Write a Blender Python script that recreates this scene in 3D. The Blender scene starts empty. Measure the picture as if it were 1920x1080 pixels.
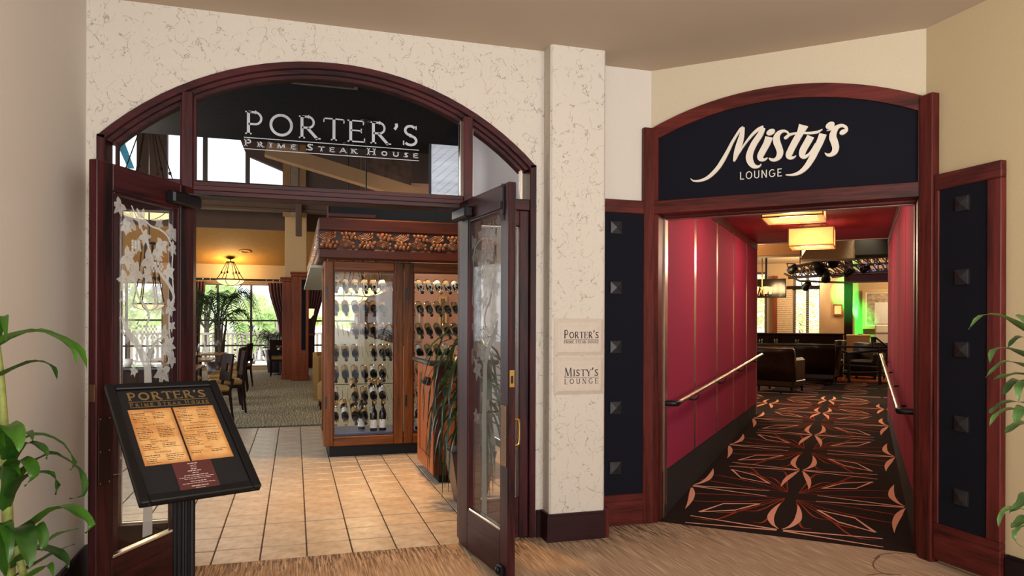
import bpy, bmesh, math, random
from math import sin, cos, pi, radians, sqrt, atan2
from mathutils import Vector as V, Matrix
random.seed(7)
scene = bpy.context.scene
COL = scene.collection

# ------------------------------------------------------------------ camera
F, CX, CY, EYE = 1340., 960., 608., 1.35
AZ, ROLL = radians(16.9), radians(0.2)
FW = V((sin(AZ), cos(AZ), 0)); RT = V((cos(AZ), -sin(AZ), 0)); UP = V((0, 0, 1))
CAM = V((0, 0, EYE))
cam = bpy.data.cameras.new('camera'); camo = bpy.data.objects.new('camera', cam); COL.objects.link(camo)
r_ = RT * cos(ROLL) + UP * sin(ROLL); u_ = UP * cos(ROLL) - RT * sin(ROLL)
camo.matrix_world = Matrix(((r_.x, u_.x, -FW.x, CAM.x), (r_.y, u_.y, -FW.y, CAM.y), (r_.z, u_.z, -FW.z, CAM.z), (0, 0, 0, 1)))
cam.sensor_width = 36; cam.lens = F / 1920 * 36; cam.shift_y = (CY - 540) / 1920; cam.clip_start = .05; cam.clip_end = 200
scene.camera = camo

# ------------------------------------------------------------------ world, exposure, large lights
scene.view_settings.view_transform = 'Standard'; scene.view_settings.look = 'None'
scene.view_settings.gamma = 1; scene.view_settings.use_curve_mapping = False
scene.view_settings.exposure = 0.0
w = bpy.data.worlds.new('world'); scene.world = w; w.use_nodes = True
bg = w.node_tree.nodes['Background']; bg.inputs[0].default_value = (0.93, 0.97, 1.0, 1); bg.inputs[1].default_value = 2.2

def light(name, kind, loc, power, color=(1, 1, 1), size=.3, size_y=None, target=None, spot=None, blend=.5):
    l = bpy.data.lights.new(name, kind); l.energy = power; l.color = color
    if kind == 'AREA':
        l.size = size
        if size_y: l.shape = 'RECTANGLE'; l.size_y = size_y
    elif kind == 'SPOT':
        l.spot_size = radians(spot or 60); l.spot_blend = blend; l.shadow_soft_size = size
    else: l.shadow_soft_size = size
    o = bpy.data.objects.new(name, l); COL.objects.link(o); o.location = loc
    if target is not None:
        o.rotation_euler = (V(target) - V(loc)).to_track_quat('-Z', 'Y').to_euler()
    return o
# daylight of the foyer's own window front, behind the photographer
light('foyer_daylight', 'AREA', (0.9, -2.6, 1.9), 150, (1, .985, .965), 4.4, 2.2, target=(0.6, 4.5, 1.5))
light('foyer_ceiling_fill', 'AREA', (1.0, -.4, 1.7), 110, (1, .96, .92), 3.6, 1.6, target=(1.0, .6, 3.09))  # added fill aimed upward to brighten the foyer ceiling; no fixture there
# daylight from the side windows of the dining room
light('dining_side_daylight', 'AREA', (-6.2, 9.5, 2.2), 340, (.90, .95, 1), 7.0, 3.0, target=(0, 8.5, .4))

# ------------------------------------------------------------------ geometry of the place
MA = radians(43)                        # the lounge front stands at 43 degrees to the restaurant front
MN = V((sin(MA), cos(MA), 0)); MT = V((cos(MA), -sin(MA), 0))
def ray(x, y):
    return (FW + ((x - CX) / F) * r_ + (-(y - CY) / F) * u_)
def pln(x, y, n, d):
    r = ray(x, y); return CAM + r * ((d - CAM.dot(n)) / r.dot(n))
def pY(x, y, Y): return pln(x, y, V((0, 1, 0)), Y)
def pX(x, y, X): return pln(x, y, V((1, 0, 0)), X)
def pZ(x, y, z=0.): return pln(x, y, UP, z)
def pM(x, y, d):                        # local (along, into, up) of the lounge axes
    q = pln(x, y, MN, d); return V((q.dot(MT), d, q.z))
def pMZ(x, y, z):
    q = pZ(x, y, z); return V((q.dot(MT), q.dot(MN), z))
MROT = -MA                              # local x = MT, local y = MN

# ------------------------------------------------------------------ materials
def lin(c): return tuple((x / 12.92 if x <= .04045 else ((x + .055) / 1.055) ** 2.4) for x in c)
def rgb(r, g, b): return lin((r / 255, g / 255, b / 255)) + (1,)
class NT:
    def __init__(s, name):
        s.m = bpy.data.materials.new(name); s.m.use_nodes = True; s.t = s.m.node_tree; s.n = s.t.nodes
        s.b = s.n['Principled BSDF']; s.out = s.n['Material Output']; s.tc = None
    def new(s, typ, **kw):
        n = s.n.new(typ)
        for k, v in kw.items():
            if isinstance(k, str) and hasattr(n, k): setattr(n, k, v)
        return n
    def link(s, a, b): s.t.links.new(a, b)
    def coord(s, scale=(1, 1, 1), kind='Object', rot=(0, 0, 0)):
        if s.tc is None: s.tc = s.new('ShaderNodeTexCoord')
        mp = s.new('ShaderNodeMapping'); mp.inputs['Scale'].default_value = scale; mp.inputs['Rotation'].default_value = rot
        s.link(s.tc.outputs[kind], mp.inputs[0]); return mp.outputs[0]
    def noise(s, vec, scale, detail=4, rough=.55, dist=0):
        n = s.new('ShaderNodeTexNoise'); n.inputs['Scale'].default_value = scale; n.inputs['Detail'].default_value = detail
        n.inputs['Roughness'].default_value = rough; n.inputs['Distortion'].default_value = dist
        s.link(vec, n.inputs['Vector']); return n.outputs['Fac']
    def ramp(s, fac, stops):
        r = s.new('ShaderNodeValToRGB'); e = r.color_ramp.elements
        while len(e) < len(stops): e.new(.5)
        for i, (p, c) in enumerate(stops): e[i].position = p; e[i].color = c if len(c) == 4 else tuple(c) + (1,)
        s.link(fac, r.inputs[0]); return r.outputs[0]
    def mix(s, fac, a, b, mode='MIX'):
        m = s.new('ShaderNodeMix', data_type='RGBA', blend_type=mode)
        for sock, v in ((m.inputs[0], fac), (m.inputs[6], a), (m.inputs[7], b)):
            if hasattr(v, 'links') or hasattr(v, 'is_linked'): s.link(v, sock)
            else: sock.default_value = v
        return m.outputs[2]
    def math(s, op, a, b=0., c=None):
        m = s.new('ShaderNodeMath', operation=op)
        for i, v in enumerate((a, b, c)):
            if v is None: continue
            if hasattr(v, 'is_linked'): s.link(v, m.inputs[i])
            else: m.inputs[i].default_value = v
        return m.outputs[0]
    def bump(s, h, strength=.3, dist=.01):
        b = s.new('ShaderNodeBump'); b.inputs['Strength'].default_value = strength; b.inputs['Distance'].default_value = dist
        s.link(h, b.inputs['Height']); s.link(b.outputs[0], s.b.inputs['Normal'])
    def base(s, c):
        if hasattr(c, 'is_linked'): s.link(c, s.b.inputs['Base Color'])
        else: s.b.inputs['Base Color'].default_value = c
def plain(name, c, rough=.5, metal=0., noise_amt=.12, nscale=20, spec=None, bump=0):
    t = NT(name); v = t.coord(); n = t.noise(v, nscale)
    lo = tuple(x * (1 - noise_amt) for x in c[:3]); hi = tuple(min(1, x * (1 + noise_amt)) for x in c[:3])
    t.base(t.ramp(n, [(.3, lo), (.7, hi)])); t.b.inputs['Roughness'].default_value = rough; t.b.inputs['Metallic'].default_value = metal
    if spec is not None: t.b.inputs['Specular IOR Level'].default_value = spec
    if bump: t.bump(t.noise(v, nscale * 6), bump, .004)
    return t.m
def wood(name, dark, light_, axis='z', scale=9., rough=.42, contrast=(.35, .68)):
    t = NT(name); t.b.inputs['Specular IOR Level'].default_value = .22; s = {'z': (1, 1, .07), 'x': (.07, 1, 1), 'y': (1, .07, 1)}[axis]
    v = t.coord(s); a = t.noise(v, scale, 6, .6, 1.2); b = t.noise(v, scale * 9, 3, .7)
    f = t.math('MULTIPLY_ADD', b, .35, t.math('MULTIPLY', a, .75))
    t.base(t.ramp(f, [(contrast[0], dark), (contrast[1], light_)])); t.b.inputs['Roughness'].default_value = rough
    t.bump(b, .08, .002); return t.m
def glow(name, c, strength):
    t = NT(name); t.n.remove(t.b); e = t.new('ShaderNodeEmission'); e.inputs[0].default_value = c; e.inputs[1].default_value = strength
    t.link(e.outputs[0], t.out.inputs[0]); return t.m
def glass(name, tint=(1, 1, 1, 1), refl=1.0, rough=0.0):
    t = NT(name); t.n.remove(t.b); tr = t.new('ShaderNodeBsdfTransparent'); tr.inputs[0].default_value = tint
    g = t.new('ShaderNodeBsdfGlossy'); g.inputs['Roughness'].default_value = rough
    lw_ = t.new('ShaderNodeLayerWeight'); fr = t.math('MULTIPLY_ADD', t.math('POWER', lw_.outputs['Facing'], 4.), .6, .010)
    m = t.new('ShaderNodeMixShader'); t.link(t.math('MULTIPLY', fr, refl), m.inputs[0]); t.link(tr.outputs[0], m.inputs[1]); t.link(g.outputs[0], m.inputs[2])
    t.link(m.outputs[0], t.out.inputs[0]); return t.m
def frosted(name, c, alpha, vary=0.):
    t = NT(name); tr = t.new('ShaderNodeBsdfTransparent'); t.base(c); t.b.inputs['Roughness'].default_value = .6
    tl = t.new('ShaderNodeBsdfTranslucent'); tl.inputs[0].default_value = c
    m0 = t.new('ShaderNodeMixShader'); m0.inputs[0].default_value = .45; t.link(t.b.outputs[0], m0.inputs[1]); t.link(tl.outputs[0], m0.inputs[2])
    m = t.new('ShaderNodeMixShader'); oi = t.new('ShaderNodeObjectInfo'); t.link(t.math('MULTIPLY_ADD', oi.outputs['Random'], vary, alpha - vary * .5), m.inputs[0]); t.link(tr.outputs[0], m.inputs[1]); t.link(m0.outputs[0], m.inputs[2])
    t.link(m.outputs[0], t.out.inputs[0]); return t.m

M = {}
M['wood_v'] = wood('mahogany_vertical', rgb(20, 7, 9), rgb(76, 28, 30), 'z', contrast=(.42, .66))
M['wood_h'] = wood('mahogany_horizontal', rgb(20, 7, 9), rgb(72, 27, 29), 'x', contrast=(.42, .66))
M['lwood_v'] = wood('oak_red_vertical', rgb(46, 13, 12), rgb(102, 40, 34), 'z', contrast=(.40, .66))
M['lwood_h'] = wood('oak_red_horizontal', rgb(46, 13, 12), rgb(102, 40, 34), 'x', contrast=(.40, .66))
M['cab_v'] = wood('cherry_vertical', rgb(56, 27, 7), rgb(124, 68, 22), 'z', 7, contrast=(.40, .64))
M['cab_h'] = wood('cherry_horizontal', rgb(56, 27, 7), rgb(124, 68, 22), 'x', 7, contrast=(.40, .64))
M['crown'] = wood('crown_mahogany', rgb(34, 11, 5), rgb(80, 32, 13), 'x', 5)
M['host'] = wood('host_stand_cherry', rgb(138, 70, 32), rgb(178, 100, 52), 'z', 5)
M['post'] = wood('post_wood', rgb(88, 36, 14), rgb(142, 68, 30), 'z', 5)
M['darkwood'] = wood('espresso_wood', rgb(20, 12, 10), rgb(42, 25, 20), 'z', 8, .8)
M['darkwood'].node_tree.nodes['Principled BSDF'].inputs['Specular IOR Level'].default_value = .15
M['basebrd'] = wood('baseboard_espresso', rgb(24, 12, 15), rgb(52, 26, 28), 'x', 8)
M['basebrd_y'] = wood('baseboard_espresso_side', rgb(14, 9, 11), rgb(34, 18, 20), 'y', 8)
M['navy'] = plain('navy_fabric', rgb(17, 18, 28), .9, 0, .25, 300, .2, .4)
M['stud'] = plain('dark_iron', rgb(52, 51, 54), .45, .6, .2, 40)
M['black'] = plain('black_metal', rgb(20, 20, 24), .4, .3, .15, 30)
M['blackmatte'] = plain('black_matte', rgb(14, 14, 16), .8, 0, .2, 30)
M['brass'] = plain('brass', rgb(186, 150, 90), .28, 1, .1, 30)
M['bronze'] = plain('bronze_plate', rgb(112, 86, 62), .35, .9, .12, 60)
M['darkplate'] = plain('dark_push_plate', rgb(46, 26, 22), .3, .5, .2, 60)
M['steel'] = plain('satin_steel', rgb(200, 190, 182), .28, 1, .08, 40)
M['chrome'] = plain('chrome', rgb(225, 220, 212), .12, 1, .05, 20)
M['rail'] = plain('handrail_metal', rgb(205, 192, 184), .22, 1, .06, 30)
M['white'] = plain('white_paint', rgb(226, 222, 212), .5, 0, .04, 20)
M['cream'] = plain('cream_letters', rgb(222, 214, 200), .5, 0, .04, 20)
M['silver'] = plain('silver_leaf_letters', rgb(156, 161, 168), .35, .4, .25, 4)
M['ink'] = plain('engraved_ink', rgb(46, 36, 32), .7, 0, .1, 30)
M['plaque'] = plain('plaque_stone', rgb(196, 182, 168), .55, 0, .05, 40)
M['glass'] = glass('clear_glass')
M['glass_dark'] = glass('tinted_transom_glass', (.80, .82, .86, 1), .35)
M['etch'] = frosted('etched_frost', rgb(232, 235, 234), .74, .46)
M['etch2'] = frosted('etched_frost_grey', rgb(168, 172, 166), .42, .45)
M['leaf'] = None

def plaster(name, c, crack=rgb(120, 108, 92)):
    t = NT(name); v = t.coord()
    wob = t.noise(v, 9, 3, .6)
    va = t.new('ShaderNodeVectorMath', operation='ADD'); t.link(v, va.inputs[0]);
    wv = t.new('ShaderNodeTexNoise'); wv.inputs['Scale'].default_value = 12; wv.inputs['Detail'].default_value = 4; t.link(v, wv.inputs['Vector'])
    sc = t.new('ShaderNodeVectorMath', operation='SCALE'); sc.inputs['Scale'].default_value = .16; t.link(wv.outputs['Color'], sc.inputs[0]); t.link(sc.outputs[0], va.inputs[1])
    st = t.new('ShaderNodeMapping'); st.inputs['Scale'].default_value = (1, 1, .55); t.link(va.outputs[0], st.inputs[0])
    vo = t.new('ShaderNodeTexVoronoi', feature='DISTANCE_TO_EDGE'); vo.inputs['Scale'].default_value = 11; t.link(st.outputs[0], vo.inputs['Vector'])
    line = t.ramp(vo.outputs['Distance'], [(0, (1, 1, 1)), (.022, (0, 0, 0))])
    patch = t.ramp(t.noise(v, 22, 3), [(.46, (0, 0, 0)), (.56, (1, 1, 1))])
    pits = t.ramp(t.noise(v, 85, 2), [(.665, (0, 0, 0)), (.71, (1, 1, 1))])
    pm = t.math('MULTIPLY', pits, t.ramp(t.noise(v, 7, 2), [(.45, (0, 0, 0)), (.6, (1, 1, 1))]))
    k = t.math('MAXIMUM', t.math('MULTIPLY', line, patch), pm)
    t.base(t.mix(t.math('MULTIPLY', k, .75), c, crack)); t.b.inputs['Roughness'].default_value = .75
    h = t.math('SUBTRACT', t.math('MULTIPLY', t.noise(v, 60, 3), .4), k); t.bump(h, .35, .006)
    return t.m
M['plaster'] = plaster('skip_trowel_plaster', rgb(202, 194, 182))
M['wallpaper'] = plain('cream_wallcovering', rgb(200, 187, 162), .8, 0, .05, 160, .2, .12)
M['wallpaper_r'] = plain('cream_wallcovering_right', rgb(196, 178, 142), .8, 0, .05, 160, .2, .12)
M['wall_left'] = plain('pale_wallcovering', rgb(208, 200, 190), .8, 0, .03, 120, .2, .08)
M['ceil'] = plain('tan_ceiling', rgb(186, 168, 148), .9, 0, .02, 3)
M['crevice'] = plain('plaster_smooth', rgb(206, 192, 166), .8, 0, .04, 60)

def carpet_foyer():
    t = NT('beige_streak_carpet'); v = t.coord((1, 1, 1))
    a = t.noise(t.coord((150, 3.5, 1)), 1, 3, .6); b = t.noise(t.coord((75, 5, 1)), 1, 4, .7)
    base = t.ramp(a, [(.34, rgb(146, 118, 92)), (.55, rgb(176, 148, 120)), (.70, rgb(216, 194, 166))])
    sep = t.new('ShaderNodeSeparateXYZ'); t.link(v, sep.inputs[0])
    d = t.math('MULTIPLY_ADD', sep.outputs[1], 1.6, -5.95)          # pattern band along the thresholds
    wob = t.math('MULTIPLY_ADD', t.noise(t.coord((9, 1, 1)), 1, 3), 1.5, -.75)
    band = t.math('ADD', d, wob)
    mk = t.math('MULTIPLY', t.ramp(band, [(.1, (0, 0, 0)), (.9, (1, 1, 1))]), t.ramp(b, [(.48, (0, 0, 0)), (.54, (1, 1, 1))]))
    t.base(t.mix(t.math('MULTIPLY', mk, .9), base, rgb(70, 52, 36))); t.b.inputs['Roughness'].default_value = .95
    t.bump(t.noise(v, 400, 2), .4, .004); return t.m
M['carpet'] = carpet_foyer()
def tile_mat():
    t = NT('terracotta_slate_tile'); v = t.coord((1, 1, 1)); oi = t.new('ShaderNodeObjectInfo')
    a = t.noise(v, 9, 5, .65, .6)
    c = t.ramp(a, [(.3, rgb(160, 144, 124)), (.5, rgb(194, 180, 162)), (.72, rgb(214, 204, 188))])
    c2 = t.mix(t.math('MULTIPLY', oi.outputs['Random'], .25), c, rgb(176, 144, 108))
    t.base(c2); t.b.inputs['Roughness'].default_value = .30; t.bump(t.noise(v, 26, 5, .6), .35, .006); return t.m
M['tile'] = tile_mat()
M['grout'] = plain('grout', rgb(70, 54, 38), .9)
def carpet_dining():
    t = NT('sage_wave_carpet'); v = t.coord((1, .45, 1))
    w_ = t.new('ShaderNodeTexWave', wave_type='BANDS'); w_.inputs['Scale'].default_value = 7.5; w_.inputs['Distortion'].default_value = 12
    w_.inputs['Detail'].default_value = 3; w_.inputs['Detail Scale'].default_value = 1.4; t.link(v, w_.inputs['Vector'])
    c = t.ramp(w_.outputs['Fac'], [(.25, rgb(112, 104, 84)), (.7, rgb(142, 133, 108)), (.95, rgb(180, 170, 142))])
    t.base(c); t.b.inputs['Roughness'].default_value = .95; return t.m
M['carpet2'] = carpet_dining()
M['carpet3'] = plain('lounge_carpet_ground', rgb(36, 24, 22), .95, 0, .35, 90, .1, .5)
M['cpink'] = plain('carpet_salmon', rgb(222, 160, 136), .95, 0, .12, 200, .1)
M['corange'] = plain('carpet_rust', rgb(150, 58, 30), .95, 0, .2, 100, .1)
M['red'] = plain('crimson_wall_fabric', rgb(148, 36, 66), .85, 0, .07, 220, .25, .25)
M['redceil'] = plain('crimson_ceiling_fabric', rgb(150, 30, 50), .8, 0, .08, 120, .25)
M['metal_strip'] = plain('satin_strip', rgb(206, 184, 172), .3, 1, .08, 12)
def shade_mat():
    t = NT('lamp_shade_fabric'); t.n.remove(t.b); a = t.new('ShaderNodeBsdfTranslucent'); a.inputs[0].default_value = rgb(250, 218, 168); e = t.new('ShaderNodeEmission'); e.inputs[0].default_value = rgb(232, 178, 118); e.inputs[1].default_value = .34
    m = t.new('ShaderNodeAddShader'); t.link(a.outputs[0], m.inputs[0]); t.link(e.outputs[0], m.inputs[1]); t.link(m.outputs[0], t.out.inputs[0]); return t.m
M['lampshade'] = shade_mat()
M['lamphot'] = glow('lamp_diffuser_glow', rgb(255, 218, 150), 1.35)
M['bowl'] = glow('alabaster_bowl_glow', rgb(255, 236, 176), 1.25)
M['candle'] = glow('sconce_glow', rgb(255, 190, 110), 1.6)
M['copperframe'] = plain('lamp_frame', rgb(150, 96, 56), .3, .8, .1, 20)
M['dimmed_ceil'] = plain('dimmed_umber_ceiling', rgb(17, 18, 22), .95, 0, .1, 4, .08)  # near-black base colour carries the dimness of the interior ceiling
M['beam'] = plain('umber_beam', rgb(86, 66, 56), .8, 0, .08, 4)
M['tanbeam'] = plain('tan_rafter', rgb(150, 112, 72), .8, 0, .06, 5)
M['gold'] = plain('golden_plaster', rgb(182, 130, 54), .85, 0, .08, 8)
M['tanwall'] = plain('tan_plaster', rgb(196, 164, 122), .85, 0, .05, 30)
M['pinkwall'] = plain('dusky_plaster', rgb(176, 130, 106), .85, 0, .05, 20)
M['stucco'] = plain('beige_stucco', rgb(196, 184, 150), .95, 0, .18, 60, .1, .6)
M['greystucco'] = plain('grey_stucco', rgb(170, 158, 150), .9, 0, .1, 60)
M['plank'] = wood('whitewashed_plank', rgb(196, 196, 196), rgb(236, 236, 234), 'x', 6, .6)
M['winframe'] = plain('bronze_window_frame', rgb(82, 72, 66), .5, .2, .1, 20)
M['curtain'] = plain('mulberry_curtain', rgb(86, 50, 52), .8, 0, .15, 8)
M['deck'] = plain('deck_board', rgb(210, 204, 196), .8)
M['outwhite'] = plain('balcony_paint', rgb(214, 206, 198), .7)
M['seat_ol'] = plain('olive_upholstery', rgb(150, 116, 62), .8, 0, .15, 120)
M['leather'] = plain('oxblood_leather', rgb(32, 13, 12), .35, 0, .2, 14)
M['tablet'] = wood('table_top_wood', rgb(92, 50, 30), rgb(140, 86, 54), 'x', 5, .22)
M['wineglass'] = glass('wine_glass', (.97, .98, .98, 1), 2.6)
M['bottle'] = plain('bottle_glass', rgb(20, 18, 18), .1, 0, .1, 20)
M['lab_tan'] = plain('label_tan', rgb(176, 138, 82), .6, 0, .2, 40)
M['lab_white'] = plain('label_white', rgb(228, 224, 214), .6)
M['foil_red'] = plain('foil_red', rgb(110, 26, 34), .3, .5)
M['foil_dark'] = plain('foil_dark', rgb(44, 38, 40), .3, .5)
M['foil_gold'] = plain('foil_gold', rgb(190, 150, 90), .3, .8)
M['pegs'] = plain('steel_pegs', rgb(176, 172, 166), .25, 1)
M['carve'] = plain('carved_fruitwood', rgb(118, 72, 42), .22, 0, .5, 30)
M['carveback'] = plain('carved_ground', rgb(48, 20, 12), .5)
M['soffit'] = plain('pale_soffit', rgb(176, 176, 160), .6)
M['blue'] = plain('blue_shelf_edge', rgb(40, 66, 110), .5)
M['countertop'] = plain('black_granite', rgb(40, 40, 42), .15)
M['potm'] = plain('pot_glaze', rgb(52, 42, 44), .3, 0, .1, 10)
M['soil'] = plain('dark_pebbles', rgb(40, 36, 32), .8, 0, .4, 40)
M['tv'] = plain('tv_screen', rgb(24, 18, 16), .12)
M['truss'] = plain('truss_metal', rgb(120, 110, 104), .3, .8)
M['duct'] = plain('grey_duct', rgb(140, 122, 104), .7)
M['maroon'] = plain('maroon_soffit', rgb(74, 26, 22), .6)
M['stagefl'] = wood('stage_floor', rgb(120, 54, 34), rgb(168, 86, 56), 'x', 5, .25)
M['frame_gold'] = plain('gilt_frame', rgb(196, 164, 112), .5, .3, .2, 40)
M['artwork'] = plain('weathered_silver_art', rgb(170, 150, 122), .7, 0, .45, 14)
M['mirror'] = plain('mirror_glass', rgb(238, 240, 242), .05, 1, .01)
M['blind'] = plain('wood_blind', rgb(214, 186, 146), .6)
M['greenglow'] = glow('green_stage_lens', rgb(40, 255, 90), 6)
M['parch'] = None
def parchment():
    t = NT('parchment_paper'); v = t.coord((1, 1, 1)); n = t.noise(v, 7, 4, .6)
    c = t.ramp(n, [(.3, rgb(190, 124, 62)), (.52, rgb(226, 172, 106)), (.7, rgb(240, 198, 138))])
    g = t.new('ShaderNodeTexCoord'); sp = t.new('ShaderNodeSeparateXYZ'); t.link(g.outputs['Generated'], sp.inputs[0])
    ex = t.math('ABSOLUTE', t.math('SUBTRACT', sp.outputs[0], .5)); ey = t.math('ABSOLUTE', t.math('SUBTRACT', sp.outputs[2], .5))
    e = t.math('MAXIMUM', ex, ey)
    t.base(t.mix(t.ramp(e, [(.40, (0, 0, 0)), (.5, (.7, .7, .7))]), c, rgb(170, 100, 44))); t.b.inputs['Roughness'].default_value = .6; return t.m
M['parch'] = parchment()
M['maroon_card'] = plain('maroon_card', rgb(88, 44, 42), .5)
def leafmat(name, a, b, rough=.35):
    t = NT(name); v = t.coord(); n = t.noise(v, 9, 3); oi = t.new('ShaderNodeObjectInfo')
    f = t.math('ADD', t.math('MULTIPLY', n, .6), t.math('MULTIPLY', oi.outputs['Random'], .4))
    t.base(t.ramp(f, [(.25, a), (.75, b)])); t.b.inputs['Roughness'].default_value = rough
    tl = t.new('ShaderNodeBsdfTranslucent'); tl.inputs[0].default_value = b
    m = t.new('ShaderNodeMixShader'); m.inputs[0].default_value = .22; t.link(t.b.outputs[0], m.inputs[1]); t.link(tl.outputs[0], m.inputs[2]); t.link(m.outputs[0], t.out.inputs[0]); return t.m
M['leaf'] = leafmat('dracaena_leaf', rgb(18, 50, 14), rgb(72, 124, 32))
M['leaf_r'] = leafmat('dracaena_leaf_grey', rgb(34, 66, 34), rgb(92, 128, 70))  # greyer green for the right-hand plant
M['palm'] = leafmat('palm_leaf', rgb(14, 30, 16), rgb(46, 78, 40))
M['darkleaf'] = leafmat('dark_strap_leaf', rgb(14, 28, 18), rgb(48, 74, 48), .25)
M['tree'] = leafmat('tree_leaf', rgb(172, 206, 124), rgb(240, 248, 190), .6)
M['stem'] = plain('plant_stem', rgb(120, 128, 58), .6, 0, .3, 30)
M['bark'] = plain('bark', rgb(70, 56, 42), .9, 0, .3, 20)

# ------------------------------------------------------------------ mesh helpers
class MB:
    def __init__(s): s.v = []; s.f = []; s.sm = []
    def add(s, vs, fs, smooth=False):
        o = len(s.v); s.v += [tuple(v) for v in vs]; s.f += [tuple(i + o for i in f) for f in fs]; s.sm += [smooth] * len(fs); return s
    def box(s, x0, y0, z0, x1, y1, z1):
        vs = [(x, y, z) for z in (z0, z1) for y in (y0, y1) for x in (x0, x1)]
        return s.add(vs, [(0, 2, 3, 1), (4, 5, 7, 6), (0, 1, 5, 4), (2, 6, 7, 3), (0, 4, 6, 2), (1, 3, 7, 5)])
    def cbox(s, x0, y0, z0, x1, y1, z1, c=.004):   # chamfered box, 26 faces
        c = min(c, abs(x1 - x0) * .45, abs(y1 - y0) * .45, abs(z1 - z0) * .45)
        bm = bmesh.new(); bmesh.ops.create_cube(bm, size=1)
        for v in bm.verts: v.co = ((x0 + x1) / 2 + v.co.x * (x1 - x0), (y0 + y1) / 2 + v.co.y * (y1 - y0), (z0 + z1) / 2 + v.co.z * (z1 - z0))
        bmesh.ops.bevel(bm, geom=bm.edges[:] + bm.verts[:], offset=c, segments=1, affect='EDGES', profile=.5)
        bm.verts.ensure_lookup_table(); s.add([v.co[:] for v in bm.verts], [tuple(v.index for v in f.verts) for f in bm.faces]); bm.free(); return s
    def bar(s, p0, p1, w, h, up=(0, 0, 1)):        # square bar between two points
        p0, p1 = V(p0), V(p1); d = (p1 - p0).normalized(); u = V(up); a = d.cross(u)
        if a.length < 1e-5: a = d.cross(V((1, 0, 0)))
        a.normalize(); b = a.cross(d)
        vs = [p + a * i * w / 2 + b * j * h / 2 for p in (p0, p1) for i, j in ((-1, -1), (1, -1), (1, 1), (-1, 1))]
        return s.add(vs, [(3, 2, 1, 0), (4, 5, 6, 7), (0, 1, 5, 4), (1, 2, 6, 5), (2, 3, 7, 6), (3, 0, 4, 7)])
    def tube(s, pts, r, n=8, caps=True):
        pts = [V(p) for p in pts]; rs = r if isinstance(r, (list, tuple)) else [r] * len(pts)
        rings = []; prev = None
        for i, p in enumerate(pts):
            d = (pts[min(i + 1, len(pts) - 1)] - pts[max(i - 1, 0)]).normalized()
            a = prev - d * prev.dot(d) if prev is not None else d.orthogonal()
            if a.length < 1e-6: a = d.orthogonal()
            a.normalize(); prev = a; b = d.cross(a)
            rings.append([p + (a * cos(2 * pi * k / n) + b * sin(2 * pi * k / n)) * rs[i] for k in range(n)])
        vs = [v for q in rings for v in q]; fs = []
        for i in range(len(pts) - 1):
            for k in range(n):
                k2 = (k + 1) % n; fs.append((i * n + k, i * n + k2, (i + 1) * n + k2, (i + 1) * n + k))
        s.add(vs, fs, True)
        if caps: s.add(rings[0], [tuple(range(n))[::-1]]); s.add(rings[-1], [tuple(range(n))])
        return s
    def lathe(s, prof, n=16, o=(0, 0, 0), axis='z', cap=False):
        vs = []; fs = []
        for r, z in prof:
            for k in range(n):
                a = 2 * pi * k / n; c = (r * cos(a), r * sin(a), z)
                if axis == 'y': c = (c[0], -c[2], c[1])
                vs.append((c[0] + o[0], c[1] + o[1], c[2] + o[2]))
        m = len(prof)
        for i in range(m - 1):
            for k in range(n):
                k2 = (k + 1) % n; fs.append((i * n + k, i * n + k2, (i + 1) * n + k2, (i + 1) * n + k))
        s.add(vs, fs, True)
        if cap: s.add(vs[:n], [tuple(range(n))[::-1]]); s.add(vs[-n:], [tuple(range(n))])
        return s
    def ell(s, c, r, n=8, m=5, rot=None):
        vs = []; fs = []
        for i in range(m + 1):
            t = pi * i / m
            for k in range(n):
                a = 2 * pi * k / n; q = V((r[0] * sin(t) * cos(a), r[1] * sin(t) * sin(a), r[2] * cos(t)))
                if rot: q = rot @ q
                vs.append(q + V(c))
        for i in range(m):
            for k in range(n):
                k2 = (k + 1) % n; fs.append((i * n + k, (i + 1) * n + k, (i + 1) * n + k2, i * n + k2))
        return s.add(vs, fs, True)
    def prism(s, poly, fn, d0, d1):               # 2D polygon -> fn(x, y, d)
        n = len(poly); vs = [fn(x, y, d0) for x, y in poly] + [fn(x, y, d1) for x, y in poly]
        return s.add(vs, [tuple(range(n))[::-1], tuple(range(n, 2 * n))] + [(i, (i + 1) % n, n + (i + 1) % n, n + i) for i in range(n)])
    def strip(s, A, B, fn, d0, d1, closed=False): # two polylines in 2D as a solid band
        n = len(A); rg = range(n if closed else n - 1); vs = []
        for d in (d0, d1):
            vs += [fn(x, y, d) for x, y in A]; vs += [fn(x, y, d) for x, y in B]
        fs = []
        for i in rg:
            j = (i + 1) % n
            fs += [(i, n + i, n + j, j), (2 * n + i, 2 * n + j, 3 * n + j, 3 * n + i), (i, j, 2 * n + j, 2 * n + i), (n + i, 3 * n + i, 3 * n + j, n + j)]
        if not closed: fs += [(0, 2 * n, 3 * n, n), (n - 1, 2 * n - 1, 4 * n - 1, 3 * n - 1)]
        return s.add(vs, fs)
    def mesh(s, name, m):
        me = bpy.data.meshes.new(name); me.from_pydata([tuple(v) for v in s.v], [], s.f)
        me.polygons.foreach_set('use_smooth', s.sm); me.materials.append(m)
        bm = bmesh.new(); bm.from_mesh(me); bmesh.ops.recalc_face_normals(bm, faces=bm.faces); bm.to_mesh(me); bm.free()
        me.update(); return me

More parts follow.
